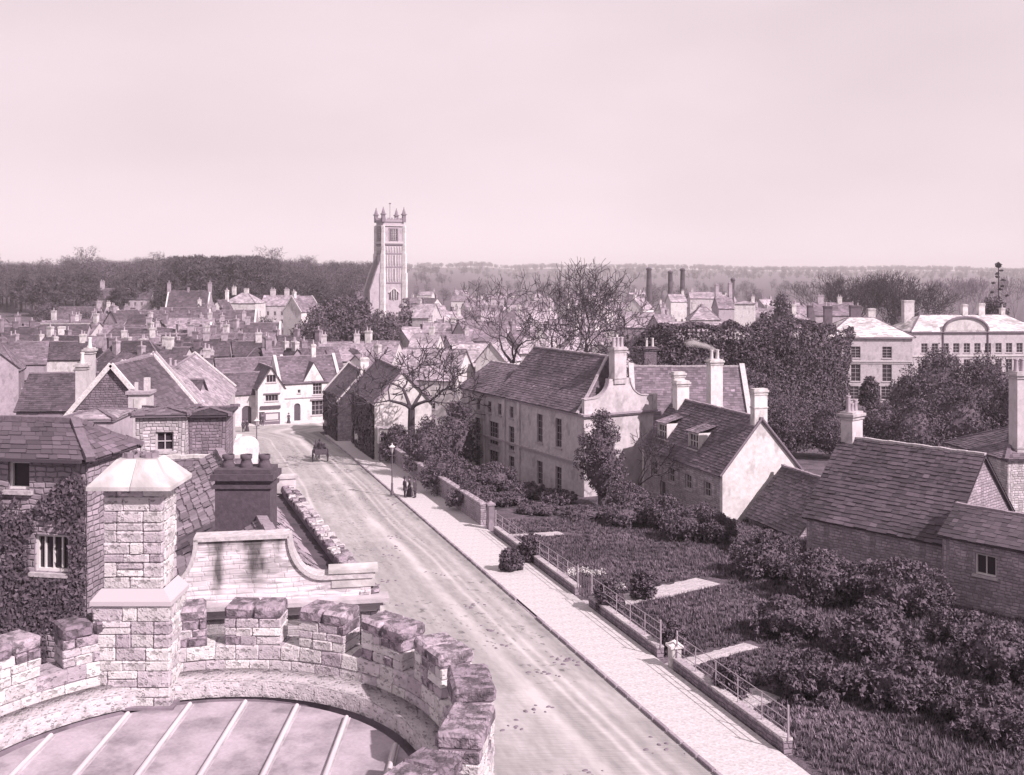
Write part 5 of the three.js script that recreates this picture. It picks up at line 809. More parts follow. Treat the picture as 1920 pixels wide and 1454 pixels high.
function bareTree(seed, H, o = {}) {                // a winter tree: trunk with limbs, and a crown of branches and twigs
  const rng = rngOf(seed), wood = new Soup(), twigs = new Soup(), max = o.levels || 7, rmin = o.rmin || 0.02;
  const grow = (p, dir, len, r, lv) => {
    const n = o.segs || (lv < 2 ? 4 : 3); let q = p, dd = dir.clone(), rr = r;
    for (let i = 0; i < n; i++) {
      dd.add(V(rng() - 0.5, rng() - 0.5, rng() - 0.5).multiplyScalar(o.wander ?? 0.35)).add(V(0, (o.up ?? 0.06) * (lv > 1 ? 1 : 0.4), 0)).normalize();
      const e = q.clone().addScaledVector(dd, len / n), r1 = Math.max(rmin * 0.7, rr * (lv === 0 ? 0.93 : 0.88));
      limb(lv <= 2 ? wood : twigs, q, e, rr, r1, lv < 2 ? 8 : lv < 4 ? 5 : 3); q = e; rr = r1;
      if (lv >= 2 && lv < max - 1 && i < n - 1 && rng() < (o.shoots ?? 0.4)) { const s = dd.clone().add(V(rng() - 0.5, rng() - 0.35, rng() - 0.5).multiplyScalar(1.5)).normalize(); grow(q, s, len * 0.6, rr * 0.55, lv + 2); }
    }
    if (lv >= max) return;
    const k = lv === 0 ? (o.forks || 3) : rng() < 0.45 ? 3 : 2, a0 = rng() * 6.28;
    for (let j = 0; j < k; j++) {
      const a = a0 + j * 6.28 / k + rng() * 0.8, sp = (o.spread || 0.62) * (0.6 + 0.7 * rng()) * (lv === 0 ? 0.8 : 1), x = V(1, 0, 0).cross(dd).normalize(), y = dd.clone().cross(x);
      grow(q, dd.clone().addScaledVector(x, Math.cos(a) * sp).addScaledVector(y, Math.sin(a) * sp).normalize(), len * (lv === 0 ? (o.first || 0.75) : 0.7 + 0.2 * rng()), Math.max(rmin, rr * (k === 2 ? 0.74 : 0.64)), lv + 1);
    }
  };
  grow(V(0, -0.5, 0), V(o.lean || 0, 1, 0).normalize(), (o.bole || 0.26) * H, H * (o.girth || 0.018), 0);
  const a = wood.build(), b = twigs.build(); b.computeBoundingBox(); const f = H / b.boundingBox.max.y; a.scale(f, f, f); b.scale(f, f, f);
  return [a, b];
}
const barkM = vmat(0.045, 0.95), twigM = vmat(0.05, 0.95);
function plantBare(name, label, geo, px, d, o = {}) {
  const x = XD(px, d), t = thing(name, label, 'tree', x, GY(x, d) + (o.lift || 0), -d, o.turn || 0, o.group); t.scale.set(o.sx || 1, o.sy || 1, o.sx || 1);
  mesh('trunk', geo[0], o.bark || barkM, t); mesh('crown', geo[1], o.twig || twigM, t); return t;
}
// ---- the two great bare trees behind the big house, and the forked one by the street
const elm = { spread: 0.78, levels: 6, bole: 0.44, girth: 0.02, rmin: 0.042, wander: 0.75, forks: 3, up: 0.03, first: 0.36, shoots: 0.25, segs: 5 };
plantBare('bare_elm', 'great bare elm furthest left of the three behind the dark roof', bareTree(11, 23.4, { ...elm, lean: -0.05 }), 962, 144, { turn: 0.6, sx: 0.8 });
plantBare('bare_elm', 'great bare elm in the middle of the three behind the dark roof', bareTree(29, 24.6, { ...elm, forks: 3, lean: 0.02 }), 1000, 138, { turn: 2.6, sx: 0.8 });
plantBare('bare_elm', 'great bare elm furthest right of the three, leaning over the dark roof', bareTree(23, 24.2, { ...elm, forks: 4, lean: 0.04 }), 1042, 133, { turn: 2.1, sx: 0.85 });
plantBare('bare_tree', 'low spreading bare tree right of the great elms', bareTree(61, 14.6, { ...elm, bole: 0.5, first: 0.3, levels: 6, spread: 0.95, rmin: 0.04, up: 0 }), 1116, 122, { turn: 1.1, sx: 0.9 });
plantBare('bare_tree', 'gnarled forked bare tree before the whitewashed gable', bareTree(37, 14.0, { spread: 0.85, levels: 6, bole: 0.5, girth: 0.03, rmin: 0.05, first: 0.32, wander: 0.62, forks: 4, shoots: 0.3 }), 770, 108, { turn: 0.4, sx: 1.15 });
plantBare('bare_tree', 'small bare shrubby tree against the sunlit end of the big house', bareTree(41, 6.5, { spread: 0.7, levels: 5, bole: 0.3, rmin: 0.025, wander: 0.5 }), 1185, 88);
{ // bare elms on the right skyline
  const v = [bareTree(51, 25, { levels: 7, spread: 0.62, bole: 0.24, rmin: 0.05 }), bareTree(52, 24, { levels: 7, spread: 0.55, bole: 0.2, rmin: 0.05 }), bareTree(53, 23, { levels: 7, spread: 0.7, bole: 0.2, rmin: 0.05, forks: 4 })];
  [[1566, 330, 0, 1.0, 1.02, 'leftmost bare elm of the skyline clump behind the mansion'], [1602, 345, 1, 1.1, 1.04, 'second bare elm from left in the skyline clump'], [1638, 335, 2, 1.1, 1.05, 'dense bare elm in the middle of the skyline clump'], [1668, 350, 0, 1.2, 1.05, 'tall bare elm right of the middle of the skyline clump'], [1700, 335, 1, 1.2, 1.05, 'broad bare elm second from right in the skyline clump'], [1725, 345, 2, 1.0, 0.98, 'rightmost bare elm of the dense skyline clump']].forEach(([px, d, k, sx, sy, l], i) => plantBare('skyline_elm', l, v[k], px, d, { turn: i * 1.3, sx, sy, group: 'bare elms on the right skyline' }));
  const pt = vmat(0.2, 0.95); [[1757, 'slim pale bare tree just right of the elm clump'], [1778, 'second slim pale tree right of the elm clump'], [1800, 'pale bare tree above the arched pediment'], [1822, 'pale bare tree right of the arched pediment'], [1846, 'pale bare tree left of the monkey puzzle'], [1905, 'pale bare tree at the right edge']].forEach(([px, l], i) => plantBare('pale_tree', l, v[1], px, 430 + (i % 3) * 16, { turn: i * 0.9, sx: 0.8, sy: 0.95 + 0.05 * (i % 2), bark: pt, twig: pt, group: 'pale bare trees on the right skyline' }));
  [[1690, 560, 'a', 60], [1580, 575, 'b', 40]].forEach(([px, y, k, w]) => evergreen('underwood', k === 'a' ? 'dark undergrowth at the foot of the skyline elms' : 'dark bush left of the skyline elms', px, y - 6, 340, w, { g: 0.07, cat: 'shrub' }));
}
// ---- yew, hedge, conifers
evergreen('yew_tree', 'huge dark domed yew in front of the church tower', 652, 561, 268, 192, { g: 0.04, clumps: 130, dense: 1.3, size: 0.6, deep: 0.8 });
evergreen('holm_oak', 'dark rounded evergreen joined to the left of the great yew', 596, 588, 255, 84, { g: 0.042, clumps: 60 });
evergreen('churchyard_tree', 'dark ragged evergreen left of the church tower', 672, 530, 430, 60, { g: 0.06, clumps: 50 });
evergreen('churchyard_tree', 'small dark tree at right foot of the church', 760, 556, 330, 34, { g: 0.09, clumps: 40 });
evergreen('conifer', 'dark broad conifer standing above the yew hedge', 1464, 541, 236, 58, { g: 0.045, clumps: 60, deep: 1 });
evergreen('conifer', 'smaller ragged dark tree left of the broad conifer', 1432, 580, 226, 44, { g: 0.06 });
evergreen('conifer', 'dark trees behind the big house, left end of the hedge', 1190, 640, 150, 60, { g: 0.045 });
evergreen('conifer', 'pointed dark conifer at the right edge of the skyline', 1862, 546, 262, 62, { g: 0.04, clumps: 60 });
{ // monkey puzzle with its knobbly top
  const d = 268, x = XD(1873, d), b = GY(x, d), h = YD(496, d) - b, t = thing('monkey_puzzle', 'thin monkey puzzle tree with round knob top at right edge', 'tree', x, b, -d), rng = rngOf(5);
  mesh('trunk', flat(new THREE.CylinderGeometry(0.12, 0.35, h, 7)).translate(0, h / 2, 0), mat(0.06, 'bark'), t);
  const g = [crown(rng, 0.8, 0.75, 0.8, 500, 0.3, 14).translate(0, h - 0.3, 0)]; for (let i = 0; i < 9; i++) { const a = i * 2.4, r = 0.7 + i * 0.16; g.push(crown(rng, 0.5, 0.3, 0.5, 160, 0.25, 8).translate(Math.cos(a) * r, h - 1.6 - i * 0.8, Math.sin(a) * r)); } mesh('crown', merge(g), leafMat(0.045), t);
}
{ // the clipped yew hedge: a bank of dark foliage fourteen metres high
  const pts = [[1196, 161, 642], [1226, 160, 620], [1290, 158, 616], [1380, 160, 614], [1470, 164, 612], [1530, 172, 615], [1562, 186, 618]].map(([px, d, y]) => [XD(px, d), d, YD(y, d)]);
  const rng = rngOf(88), x0 = pts[0][0], d0 = pts[0][1], b = GY(x0, d0), t = thing('yew_hedge', 'immense dark clipped yew hedge walling off the mansion grounds', 'hedge', x0, b, -d0);
  const at = (u) => { const f = clamp(u, 0, 0.9999) * (pts.length - 1), i = Math.floor(f), q = f - i; return [0, 1, 2].map((k) => lerp(pts[i][k], pts[i + 1][k], q)); };
  const nrm = (u) => { const a = at(u - 0.02 < 0 ? 0 : u - 0.02), c = at(u + 0.02); return V(c[1] - a[1], 0, c[0] - a[0]).normalize(); };
  const th = 2.6, pick = () => { const u = rng(), [x, d, y] = at(u), g = GY(x, d), r = rng(), bulge = 3.6 * (fbm(x * 0.22, d * 0.22, 3, 3) - 0.55); if (r < 0.2) return V(x - x0, y - b + (rng() - 0.4) * 0.7 + bulge, -(d + (rng() - 0.5) * 2 * th) + d0); const hh = rng(); return V(x - x0, lerp(g, y + bulge, hh) - b, -d + d0).addScaledVector(nrm(u), (r < 0.85 ? 1 : -1) * (th + (rng() - 0.5) * 0.8 + 4.2 * (fbm(x * 0.22, hh * 3.2, 9, 3) - 0.5))); };
  mesh('foliage', scatter(rng, 52000, pick, 0.42), leafMat(0.078), t);
  const core = []; for (let i = 0; i < 24; i++) { const a = at(i / 24), c = at((i + 1) / 24), y = Math.min(a[2], c[2]) - b - 2.0; core.push(beam(V(a[0] - x0, y / 2 - 1, -a[1] + d0), V(c[0] - x0, y / 2 - 1, -c[1] + d0), th * 1.1, y + 2)); } mesh('hedge_core', merge(core), mat(0.078, 'grain'), t);  // solid hidden core added so no light passes through the leaves
}
// ---- evergreens before the mansion and dark shrubberies
[[1762, 652, 150, 128, 'large dark evergreen before the mansion wing'], [1850, 655, 146, 96, 'dark evergreen at right edge before the mansion wing'], [1700, 700, 152, 84, 'rounded dark laurel right of the mansion block'], [1632, 704, 178, 34, 'narrow dark cypress before the mansion\'s ground floor'], [1800, 715, 120, 130, 'dark holly with glinting leaves below the mansion wing'], [1715, 745, 118, 100, 'dark glossy holly in the middle of the right shrubbery'], [1905, 700, 118, 90, 'dark shrub mass at the right edge behind the tall chimney'], [1560, 758, 120, 110, 'dark rounded tree before the mansion lawn'], [1650, 752, 128, 80, 'low dark bush on the mansion lawn'], [1476, 740, 122, 110, 'dark tree behind the cottage chimney'], [1400, 690, 140, 120, 'dark tree between long roof and hedge']].forEach(([px, y, d, w, l]) => evergreen(w > 110 ? 'evergreen_tree' : 'shrub', l, px, y, d, w, { g: 0.045, cat: w > 110 ? 'tree' : 'shrub', clumps: 70, group: 'dark evergreens of the mansion garden' }));
[[1128, 764, 87.5, 84, 'ivy-dark column tree against the big house\'s sunlit end', 2.0], [803, 778, 104, 84, 'dark evergreen beside the forked tree\'s trunk', 1], [858, 748, 108, 76, 'dark evergreen before the left wing of the big house', 1], [742, 795, 116, 56, 'dark bush over the garden wall near the bay window', 1], [925, 868, 96, 92, 'dark shrub before the big house\'s left bay', 1], [985, 905, 92, 84, 'dark shrub under the big house\'s tall windows', 1], [1046, 918, 89, 74, 'dark shrub at the near corner of the big house', 1], [838, 850, 94, 96, 'dark overhanging tree beside the pavement', 1], [880, 905, 85, 84, 'dark overhanging bush by the stone gate pier', 1], [1180, 905, 84, 90, 'dark laurel between big house and cottage', 1], [1250, 930, 77, 70, 'dark shrub below the cottage\'s left windows', 1], [1318, 945, 74, 74, 'dark shrub below the cottage\'s right windows', 1], [1100, 950, 82, 110, 'low dark shrub before the ivy column', 1], [950, 925, 88, 90, 'dark shrub in front of the left bay shrub', 1], [1010, 945, 84, 90, 'low dark shrub at the lawn\'s far edge', 1], [1175, 945, 79, 100, 'low dark shrub before the laurel', 1], [1285, 955, 73, 80, 'dark shrub filling the corner before the cottage', 1], [1350, 965, 72, 60, 'dark shrub at the foot of the whitewashed gable', 1]].forEach(([px, y, d, w, l, k]) => evergreen(k === 2 ? 'ivy_tree' : 'dark_shrub', l, px, y, d, w, { g: 0.045, cat: k === 2 ? 'tree' : 'shrub', clumps: 60, group: 'dark planting round the big house' }));
[[958, 1.5, 63.2, 38, 'dark bush bulging through the long railing'], [996, 1.9, 66, 44, 'dark rounded bush behind the long railing'], [1142, 1.7, 54.2, 52, 'clipped round bush beside the broad gravel path'], [1205, 1.6, 57.0, 44, 'small leafy bush shading the broad gravel path'], [1262, 1.5, 47.2, 44, 'dark bush by the nearest garden gate'], [1372, 1.4, 41.6, 60, 'dark bush above the iron gate at the bottom'], [1440, 2.6, 62, 130, 'dark shrub mass below the cottage annex'], [1545, 2.6, 57, 150, 'dark shrub mass below the stone-slate roof'], [1690, 2.8, 54, 170, 'dark shrub mass left of the white-framed window'], [1800, 1.6, 49, 120, 'dark shrub mass below the white-framed window'], [1470, 1.9, 50, 130, 'broad dark shrub in the middle of the right garden'], [1640, 2.0, 47, 170, 'broad dark shrub low in the right garden'], [1880, 2.2, 44, 170, 'dark shrub at the lower right edge'], [1520, 1.7, 42, 150, 'dark shrub near the bottom of the right garden'], [1690, 1.8, 41, 170, 'dark shrub at the bottom right'], [1860, 1.6, 38, 190, 'dark glinting shrub in the bottom right corner']].forEach(([px, h, d, w, l]) => evergreen('garden_shrub', l, px, HORIZON + (drop(XD(px, d), d) - h) / d * F, d, w, { g: 0.045, cat: 'shrub', clumps: 60, size: 0.17, dense: 2, group: 'dark shrubs of the near garden' }));
// ---- woods: too many trees to count
function woods(name, label, variants, n, place, g) {
  const rng = rngOf(n * 13 + 5), per = Math.ceil(n / variants.length);
  variants.forEach((geo, k) => {
    const im = new THREE.InstancedMesh(geo, vmat(g, 0.95, { side: THREE.DoubleSide }), per); im.name = numbered(name); im.userData = { kind: 'stuff', label, category: 'wood' };
    const m = new THREE.Matrix4(), c = new THREE.Color();
    for (let i = 0; i < per; i++) { const [px, d, h] = place(rng), x = XD(px, d), w = h * (0.8 + 0.5 * rng()); m.compose(V(x, GY(x, d) - 0.5, -d), new THREE.Quaternion().setFromAxisAngle(V(0, 1, 0), rng() * 6.28), V(w, h, w)); im.setMatrixAt(i, m); const k2 = 0.75 + 0.5 * rng(); im.setColorAt(i, c.setRGB(k2, k2, k2)); }
    im.castShadow = im.receiveShadow = true; scene.add(im);
  });
}
function twigCrown(seed, n, dense) {                // unit-height winter crown of fine twigs with limbs
  const rng = rngOf(seed), s = new Soup(); limb(s, V(0, 0, 0), V(0, 0.35, 0), 0.022, 0.016, 5);
  const cl = []; for (let i = 0; i < 16; i++) { const a = rng() * 6.28, y = 0.42 + 0.5 * rng(), r = 0.3 * Math.sqrt(Math.max(0.05, 1 - ((y - 0.58) / 0.45) ** 2)) * (0.5 + 0.5 * rng()), c = V(Math.cos(a) * r, y, Math.sin(a) * r); cl.push(c); limb(s, V(0, 0.3 + 0.1 * rng(), 0), c, 0.009, 0.003, 3); }
  for (let i = 0; i < n; i++) { const c = cl[Math.floor(rng() * cl.length)], d = V(rng() - 0.5, rng() - 0.35, rng() - 0.5).normalize(), p = c.clone().addScaledVector(V(rng() - 0.5, rng() - 0.5, rng() - 0.5), 0.22), q = p.clone().addScaledVector(d, 0.05 + 0.06 * rng()), sd = V(rng() - 0.5, rng() - 0.5, rng() - 0.5).normalize().multiplyScalar(dense); s.tri(p.clone().add(sd), p.clone().sub(sd), q, 0.6 + 0.7 * rng()); }
  return s.build();
}
const tc = [twigCrown(1, 900, 0.006), twigCrown(2, 900, 0.006), twigCrown(3, 900, 0.006)], td = [twigCrown(4, 1500, 0.014), twigCrown(5, 1500, 0.014)];
woods('bare_woodland', 'dark belt of bare park woodland behind the left rooftops', tc, 300, (r) => { const px = -60 + r() * 780, d = 470 + 330 * r(); return [px, d, (17 + 6 * r()) * (0.8 + 0.3 * fbm(px * 0.03, 2, 8, 2)) + (r() < 0.04 ? 5 : 0)]; }, 0.075);
woods('dense_woodland', 'darkest thick clump of the park woodland above the hipped house', td, 130, (r) => { const px = 325 + r() * 190, d = 470 + 260 * r(); return [px, d, 20.5 + 2.5 * r()]; }, 0.05);
woods('dense_woodland_edge', 'dark lower trees along the front of the park woodland', td, 130, (r) => { const px = -40 + r() * 720, d = 425 + 120 * r(); return [px, d, 12 + 6 * r()]; }, 0.055);
const tf = [twigCrown(6, 260, 0.03), twigCrown(7, 260, 0.03), twigCrown(8, 260, 0.03)];
woods('far_hill_woods', 'hazy unbroken tree belts on the distant hills', tf, 3600, (r) => { const belt = r() < 0.6, px = -300 + r() * 2500, d = belt ? 4350 + 400 * r() : 2300 + 2000 * r(); return [px, d, (13 + 9 * r()) * (0.7 + 0.7 * fbm(px * 0.02, d * 0.001, 4, 3))]; }, 0.08);
woods('valley_trees', 'hazy bare trees scattered through the far edge of the town', tc, 150, (r) => { const px = 780 + r() * 800, d = 620 + 900 * r(); return [px, d, 9 + 8 * r()]; }, 0.1);
woods('town_trees', 'small dark garden trees among the rooftops', td, 60, (r) => { const left = r() < 0.45, px = left ? 60 + r() * 520 : 780 + r() * 640, d = 230 + 260 * r(); return [px, d, 6 + 4 * r()]; }, 0.07);
{ // rough grass of the garden
  const rng = rngOf(3), s = new Soup(); for (let i = 0; i < 7; i++) { const a = rng() * 6.28, r = 0.1 * rng(), h = 0.12 + 0.12 * rng(), p = V(Math.cos(a) * r, 0, Math.sin(a) * r), w = V(Math.sin(a) * 0.025, 0, -Math.cos(a) * 0.025); s.tri(p.clone().sub(w), p.clone().add(w), p.clone().add(V(Math.cos(a) * 0.08, h, Math.sin(a) * 0.08)), 0.5 + 0.9 * rng()); }
  const n = 26000, im = new THREE.InstancedMesh(s.build(), vmat(0.1, 0.95, { side: THREE.DoubleSide }), n); im.name = 'grass'; im.userData = { kind: 'stuff', label: 'rough dark grass of the sloping garden', category: 'grass' };
  const m = new THREE.Matrix4(), c = new THREE.Color(), path = [[3.2, 55.2, 6.2, 56.9, 1.15], [6.2, 56.9, 11.6, 61, 1.15], [6.6, 45.2, 11.2, 48.6, 0.6], [-2.2, 74.2, 3.6, 75.4, 0.8], [8.3, 40.6, 10.4, 42.2, 0.9]];
  for (let i = 0; i < n; i++) {
    let x, d, ok; do { d = 33 + 48 * Math.pow(rng(), 1.1); x = railX(d) + 0.6 + rng() * 26; ok = true; for (const [a, b, e, f, w] of path) { const t = clamp(((x - a) * (e - a) + (d - b) * (f - b)) / ((e - a) ** 2 + (f - b) ** 2)); if (Math.hypot(x - a - t * (e - a), d - b - t * (f - b)) < w) ok = false; } } while (!ok);
    const k = 0.6 + 1.3 * fbm(x * 0.25, d * 0.25, 2, 3) * rng() * 1.4, h = 0.6 + 0.9 * fbm(x * 0.4, d * 0.4, 6, 2); m.compose(V(x, GY(x, d), -d), new THREE.Quaternion().setFromAxisAngle(V(0, 1, 0), rng() * 6.28), V(1.3, h, 1.3)); im.setMatrixAt(i, m); im.setColorAt(i, c.setRGB(k, k, k));
  }
  im.castShadow = im.receiveShadow = true; scene.add(im);
  // pale clumps of early flowers on the lawn
  [[1085, 1052, 63, 'larger pale flower clump on the lawn'], [1060, 1060, 62, 'small pale flower clump left of the larger one'], [1115, 1050, 62.5, 'pale flower clump right of the larger one'], [1150, 1085, 59, 'pale flower tuft near the broad gravel path']].forEach(([px, py, d, l]) => { const x = XD(px, d), t = thing('flower_clump', l, 'flowers', x, GY(x, d), -d, 0, 'pale flower clumps on the lawn'), r2 = rngOf(px); mesh('flowers', scatter(r2, 160, () => V((r2() - 0.5) * 1.3, 0.1 + 0.25 * r2(), (r2() - 0.5) * 0.6), 0.11, 0.8, 0.4), vmat(0.5, 0.9, { side: THREE.DoubleSide }), t); });
}
// ================================================================ STREET FURNITURE, PEOPLE, CART
function lamp(px, d, h, label, g = 0.09) {
  const x = XD(px, d), t = thing('street_lamp', label, 'street lamp', x, GY(x, d) + 0.13, -d, 0.3, 'street lamps'), m = mat(g, 'none', 0.55);
  mesh('post', flat(new THREE.LatheGeometry([[0.16, 0], [0.16, 0.25], [0.1, 0.4], [0.09, 0.9], [0.12, 0.95], [0.065, 1.05], [0.045, h - 0.9], [0.09, h - 0.86], [0.05, h - 0.75], [0.001, h - 0.74]].map(([a, b]) => V2(a, b)), 10)), m, t);
  mesh('ladder_bar', rod(V(-0.3, h - 1.0, 0), V(0.3, h - 1.0, 0), 0.02), m, t);
  const lan = []; for (let i = 0; i < 4; i++) { const a = i * Math.PI / 2 + Math.PI / 4; lan.push(rod(V(Math.cos(a) * 0.11, h - 0.76, Math.sin(a) * 0.11), V(Math.cos(a) * 0.23, h - 0.25, Math.sin(a) * 0.23), 0.016)); }
  const L = mesh('lantern', merge(lan), m, t); mesh('lantern_glass', flat(new THREE.CylinderGeometry(0.21, 0.1, 0.5, 4, 1, true)).translate(0, h - 0.5, 0), mat(0.4, 'none', 0.2), L); mesh('lantern_roof', merge([flat(new THREE.ConeGeometry(0.3, 0.24, 8)).translate(0, h - 0.13, 0), cyl(0.05, 0.05, 0.14, 0, h + 0.03, 0, 6)]), mat(0.55, 'none', 0.5), L);
}
lamp(735, 92.6, 4.5, 'iron street lamp with pale lantern top on the pavement kerb');
lamp(481, 100, 6.2, 'tall thin lamp post beside the whitewashed yard wall');
function blob(prims, min, max, res, k = 0.05) {      // one smooth skin round tapered bones
  const mc = new MarchingCubes(res, new THREE.MeshStandardMaterial(), false, false, 60000), n = mc.size, S = max.clone().sub(min);
  for (let z = 0; z < n; z++) for (let y = 0; y < n; y++) for (let x = 0; x < n; x++) {
    const p = V(min.x + S.x * x / n, min.y + S.y * y / n, min.z + S.z * z / n); let d = 9;
    for (const [a, b, ra, rb, fl] of prims) { const ab = b.clone().sub(a), t = clamp(p.clone().sub(a).dot(ab) / Math.max(1e-9, ab.lengthSq())), q = p.clone().sub(a.clone().addScaledVector(ab, t)); if (fl) q.z /= fl; const e = q.length() - lerp(ra, rb, t), h = clamp(0.5 + 0.5 * (d - e) / k); d = lerp(d, e, h) - k * h * (1 - h); }
    mc.field[x + y * n + z * n * n] = -d;
  }
  mc.isolation = 0; mc.update();
  const g = new THREE.BufferGeometry(), c = mc.count, p = new Float32Array(c * 3), q = mc.positionArray; for (let i = 0; i < c; i++) { p[i * 3] = min.x + S.x * (q[i * 3] + 1) / 2; p[i * 3 + 1] = min.y + S.y * (q[i * 3 + 1] + 1) / 2; p[i * 3 + 2] = min.z + S.z * (q[i * 3 + 2] + 1) / 2; }
  g.setAttribute('position', new THREE.Float32BufferAttribute(p, 3)); g.computeVertexNormals(); return g;
}
function paint(g, f) { const p = g.attributes.position, c = []; for (let i = 0; i < p.count; i++) { const k = f(p.getX(i), p.getY(i), p.getZ(i)); c.push(k, k, k); } g.setAttribute('color', new THREE.Float32BufferAttribute(c, 3)); return g; }
const bodies = [false, true].map((skirt) => {
  const pr = [[V(0, 0.98, 0), V(0, 1.36, 0), 0.15, 0.175, 0.7], [V(0, 1.42, 0), V(0, 1.56, 0.01), 0.06, 0.055], [V(0, 1.62, 0.02), V(0, 1.67, 0.015), 0.09, 0.1], [V(0, 1.58, 0.07), V(0, 1.6, 0.085), 0.04, 0.03], [V(0, 1.625, 0.11), V(0, 1.615, 0.125), 0.016, 0.016]];
  for (const s of [-1, 1]) { pr.push([V(s * 0.19, 1.38, 0), V(s * 0.25, 1.1, -0.02), 0.065, 0.052], [V(s * 0.25, 1.1, -0.02), V(s * 0.24, 0.86, 0.07), 0.05, 0.038], [V(s * 0.24, 0.84, 0.08), V(s * 0.235, 0.74, 0.1), 0.036, 0.026], [V(s * 0.22, 0.83, 0.1), V(s * 0.2, 0.77, 0.13), 0.014, 0.012], [V(s * 0.1, 1.635, 0.01), V(s * 0.1, 1.66, 0.01), 0.018, 0.018]); if (!skirt) pr.push([V(s * 0.09, 0.95, 0), V(s * 0.1, 0.5, 0.02 * s), 0.105, 0.07], [V(s * 0.1, 0.5, 0.02 * s), V(s * 0.1, 0.08, 0.03 * s), 0.068, 0.05], [V(s * 0.1, 0.045, 0.02), V(s * 0.11, 0.04, 0.17), 0.05, 0.04]); }
  if (skirt) pr.push([V(0, 0.95, 0), V(0, 0.1, 0), 0.16, 0.33]); else pr.push([V(0, 1.0, 0), V(0, 0.72, 0), 0.17, 0.2, 0.75]);
  return paint(blob(pr, V(-0.45, -0.06, -0.45), V(0.45, 1.84, 0.45), 60, 0.04), (x, y, z) => y > 1.46 && z > -0.02 ? 5.5 : y < 0.87 && Math.abs(x) > 0.2 && y > 0.7 && !(skirt && Math.abs(x) < 0.22) ? 5 : y > 0.9 ? 1.1 : 0.9);
});
const hats = [merge([cyl(0.105, 0.11, 0.14, 0, 1.79, 0, 12), cyl(0.17, 0.17, 0.02, 0, 1.725, 0, 14)]), merge([cyl(0.12, 0.15, 0.1, 0, 1.77, -0.01, 12), cyl(0.23, 0.23, 0.02, 0, 1.725, 0, 14)])];
function person(x, d, yaw, k, label, g, lift = 0.13, s = 1) {
  const t = thing('person', label, 'person', x, GY(x, d) + lift, -d, yaw, 'people in the street'); t.scale.setScalar(s);
  const b = mesh('body', bodies[k], vmat(g, 0.9), t); mesh('hat', hats[k], mat(0.05, 'none'), t); return t;
}
person(XD(759, 91), 91, 2.2, 0, 'person in dark coat and hat standing nearest the lamp post', 0.045);
person(XD(768, 91.6), 91.6, -1.4, 1, 'person in long dark dress and wide hat between two others', 0.05);
person(XD(778, 90.8), 90.8, -1.9, 0, 'person in dark coat at the right of the pavement group', 0.04, 0.13, 0.97);
person(XD(456, 151), 151, 0.4, 0, 'person in dark coat by the left end of the white row', 0.04, 0.04);
person(XD(463, 152), 152, -0.5, 1, 'person in long dark dress at the left end of the street', 0.05, 0.04);
person(XD(541, 163), 163, 0.3, 1, 'person in dark dress beside the arched door', 0.06, 0.15, 0.9);
person(XD(492, 159.5), 159.5, 0.6, 0, 'person in dark suit outside the shop front', 0.05, 0.15);
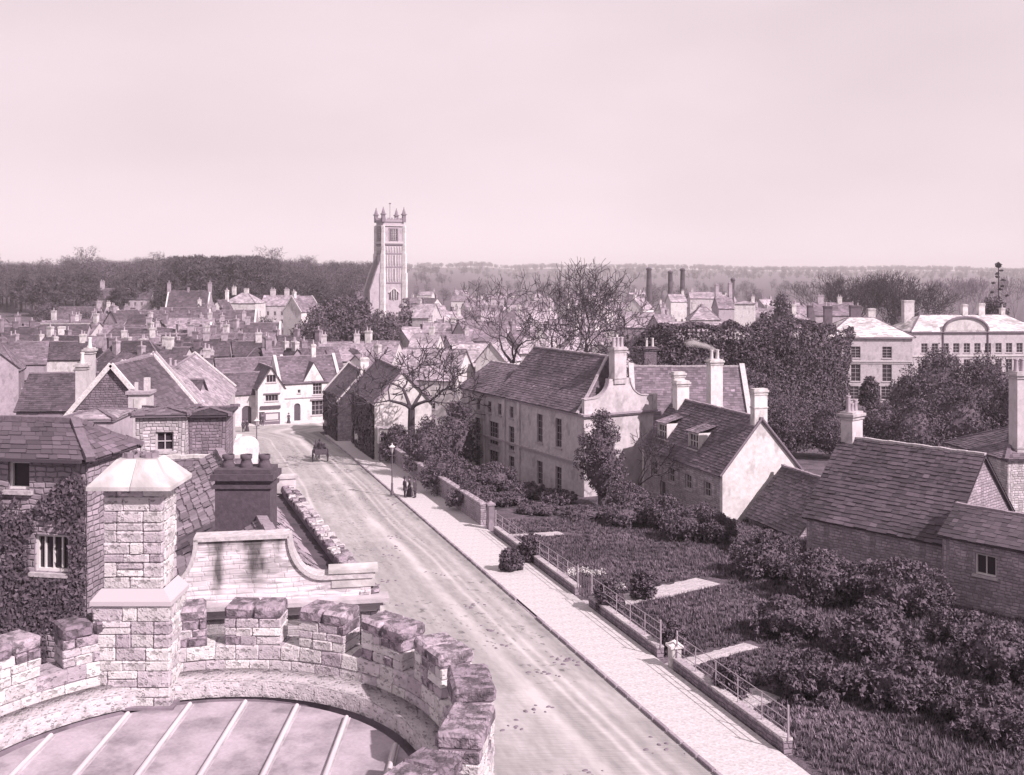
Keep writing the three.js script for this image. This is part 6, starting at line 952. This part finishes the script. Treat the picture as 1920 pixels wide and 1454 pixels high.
{ // horse and two-wheeled cart on the road
  const d = 117, x = XD(600, d), yaw = Math.atan(0.3), y = GY(x, d) + 0.035, t = thing('horse_cart', 'dark two-wheeled cart standing in the road behind its horse', 'cart', x, y, -d, yaw), wood = mat(0.06, 'grain'), tilt = Math.atan(0.057); t.rotation.x = 0;
  mesh('body', merge([box(1.3, 0.12, 1.9, 0, 0.95, 0), box(0.06, 0.55, 1.9, -0.65, 1.25, 0), box(0.06, 0.55, 1.9, 0.65, 1.25, 0), box(1.24, 0.55, 0.06, 0, 1.25, 0.92), box(1.24, 0.75, 0.06, 0, 1.35, -0.92)]), wood, t);
  mesh('seat', merge([box(1.2, 0.1, 0.45, 0, 1.55, -0.3), box(1.2, 0.4, 0.06, 0, 1.8, -0.05)]), wood, t);
  for (const s of [-1, 1]) { const w = mesh('wheel', flat(new THREE.TorusGeometry(0.66, 0.045, 6, 28)).rotateY(Math.PI / 2).translate(s * 0.82, 0.7, 0.1), mat(0.08, 'grain'), t), sp = []; for (let i = 0; i < 12; i++) { const a = i * Math.PI / 6; sp.push(rod(V(s * 0.82, 0.7, 0.1), V(s * 0.82, 0.7 + 0.64 * Math.sin(a), 0.1 + 0.64 * Math.cos(a)), 0.022, 5)); } mesh('spokes', merge(sp), mat(0.12, 'grain'), w); mesh('hub', cyl(0.11, 0.11, 0.24, 0, 0, 0, 10).rotateZ(Math.PI / 2).translate(s * 0.8, 0.7, 0.1), wood, w); mesh('shaft', rod(V(s * 0.45, 0.95, -0.9), V(s * 0.38, 1.15, -3.0), 0.035), wood, t); }
  const hd = d + 2.7, hx = x - 0.3 * 2.7, h = thing('horse', 'dark horse harnessed in the shafts of the cart', 'horse', hx, GY(hx, hd) + 0.035, -hd, yaw);
  const pr = [[V(0, 1.22, 0.62), V(0, 1.2, -0.55), 0.29, 0.3], [V(0, 1.12, 0.2), V(0, 1.08, -0.5), 0.24, 0.27], [V(0, 1.3, -0.7), V(0, 1.78, -1.12), 0.2, 0.12], [V(0, 1.86, -1.12), V(0, 1.6, -1.55), 0.12, 0.065], [V(0.06, 1.95, -1.08), V(0.07, 2.06, -1.06), 0.03, 0.012], [V(-0.06, 1.95, -1.08), V(-0.07, 2.06, -1.06), 0.03, 0.012], [V(0, 1.35, 0.85), V(0, 0.75, 1.02), 0.06, 0.07]];
  for (const s of [-1, 1]) { const f = s * 0.1; pr.push([V(s * 0.16, 1.1, -0.6), V(s * 0.15, 0.62, -0.62 + f), 0.13, 0.065], [V(s * 0.15, 0.62, -0.62 + f), V(s * 0.15, 0.1, -0.6 + f), 0.058, 0.045], [V(s * 0.15, 0.08, -0.6 + f), V(s * 0.15, 0.04, -0.66 + f), 0.055, 0.065], [V(s * 0.17, 1.15, 0.62), V(s * 0.16, 0.8, 0.5 - f), 0.2, 0.11], [V(s * 0.16, 0.8, 0.5 - f), V(s * 0.15, 0.5, 0.74 - f), 0.095, 0.06], [V(s * 0.15, 0.5, 0.74 - f), V(s * 0.15, 0.1, 0.68 - f), 0.052, 0.045], [V(s * 0.15, 0.08, 0.68 - f), V(s * 0.15, 0.04, 0.62 - f), 0.055, 0.065]); }
  mesh('body', paint(blob(pr, V(-1.35, -0.1, -1.75), V(1.35, 2.2, 1.3), 84, 0.07), () => 1), vmat(0.05, 0.7), h); mesh('collar', flat(new THREE.TorusGeometry(0.27, 0.05, 6, 18)).rotateX(0.5).translate(0, 1.32, -0.72), mat(0.03, 'none', 0.6), h);
  const dr = person(x - 0.05, d, Math.PI + yaw, 0, 'driver in dark coat on the cart seat', 0.045, 0.85, 0.92);
}
{ // a thread of smoke from the white stack
  const rng = rngOf(6), m = new THREE.MeshStandardMaterial({ transparent: true, opacity: 0.07, roughness: 1, depthWrite: false }); m.color.copy(ink(0.6)); const g = [];
  const p0 = P(1346, 668, 97); for (let i = 0; i < 26; i++) { const u = i / 25, r = 0.16 + 0.3 * u, q = flat(new THREE.IcosahedronGeometry(r, 2)); q.scale(1.5, 0.7, 1); g.push(q.translate(p0.x - 2.4 * u + (rng() - 0.5) * 0.3 * u, p0.y + 0.25 + 0.95 * Math.sqrt(u) + (rng() - 0.5) * 0.3 * u, p0.z - 0.6 * u + (rng() - 0.5) * 0.3)); }
  const s = mesh('chimney_smoke', merge(g), m); s.castShadow = false; s.userData = { kind: 'stuff', label: 'thin pale smoke drifting left from the tall white chimney', category: 'smoke' };
}
renderer.render(scene, camera);
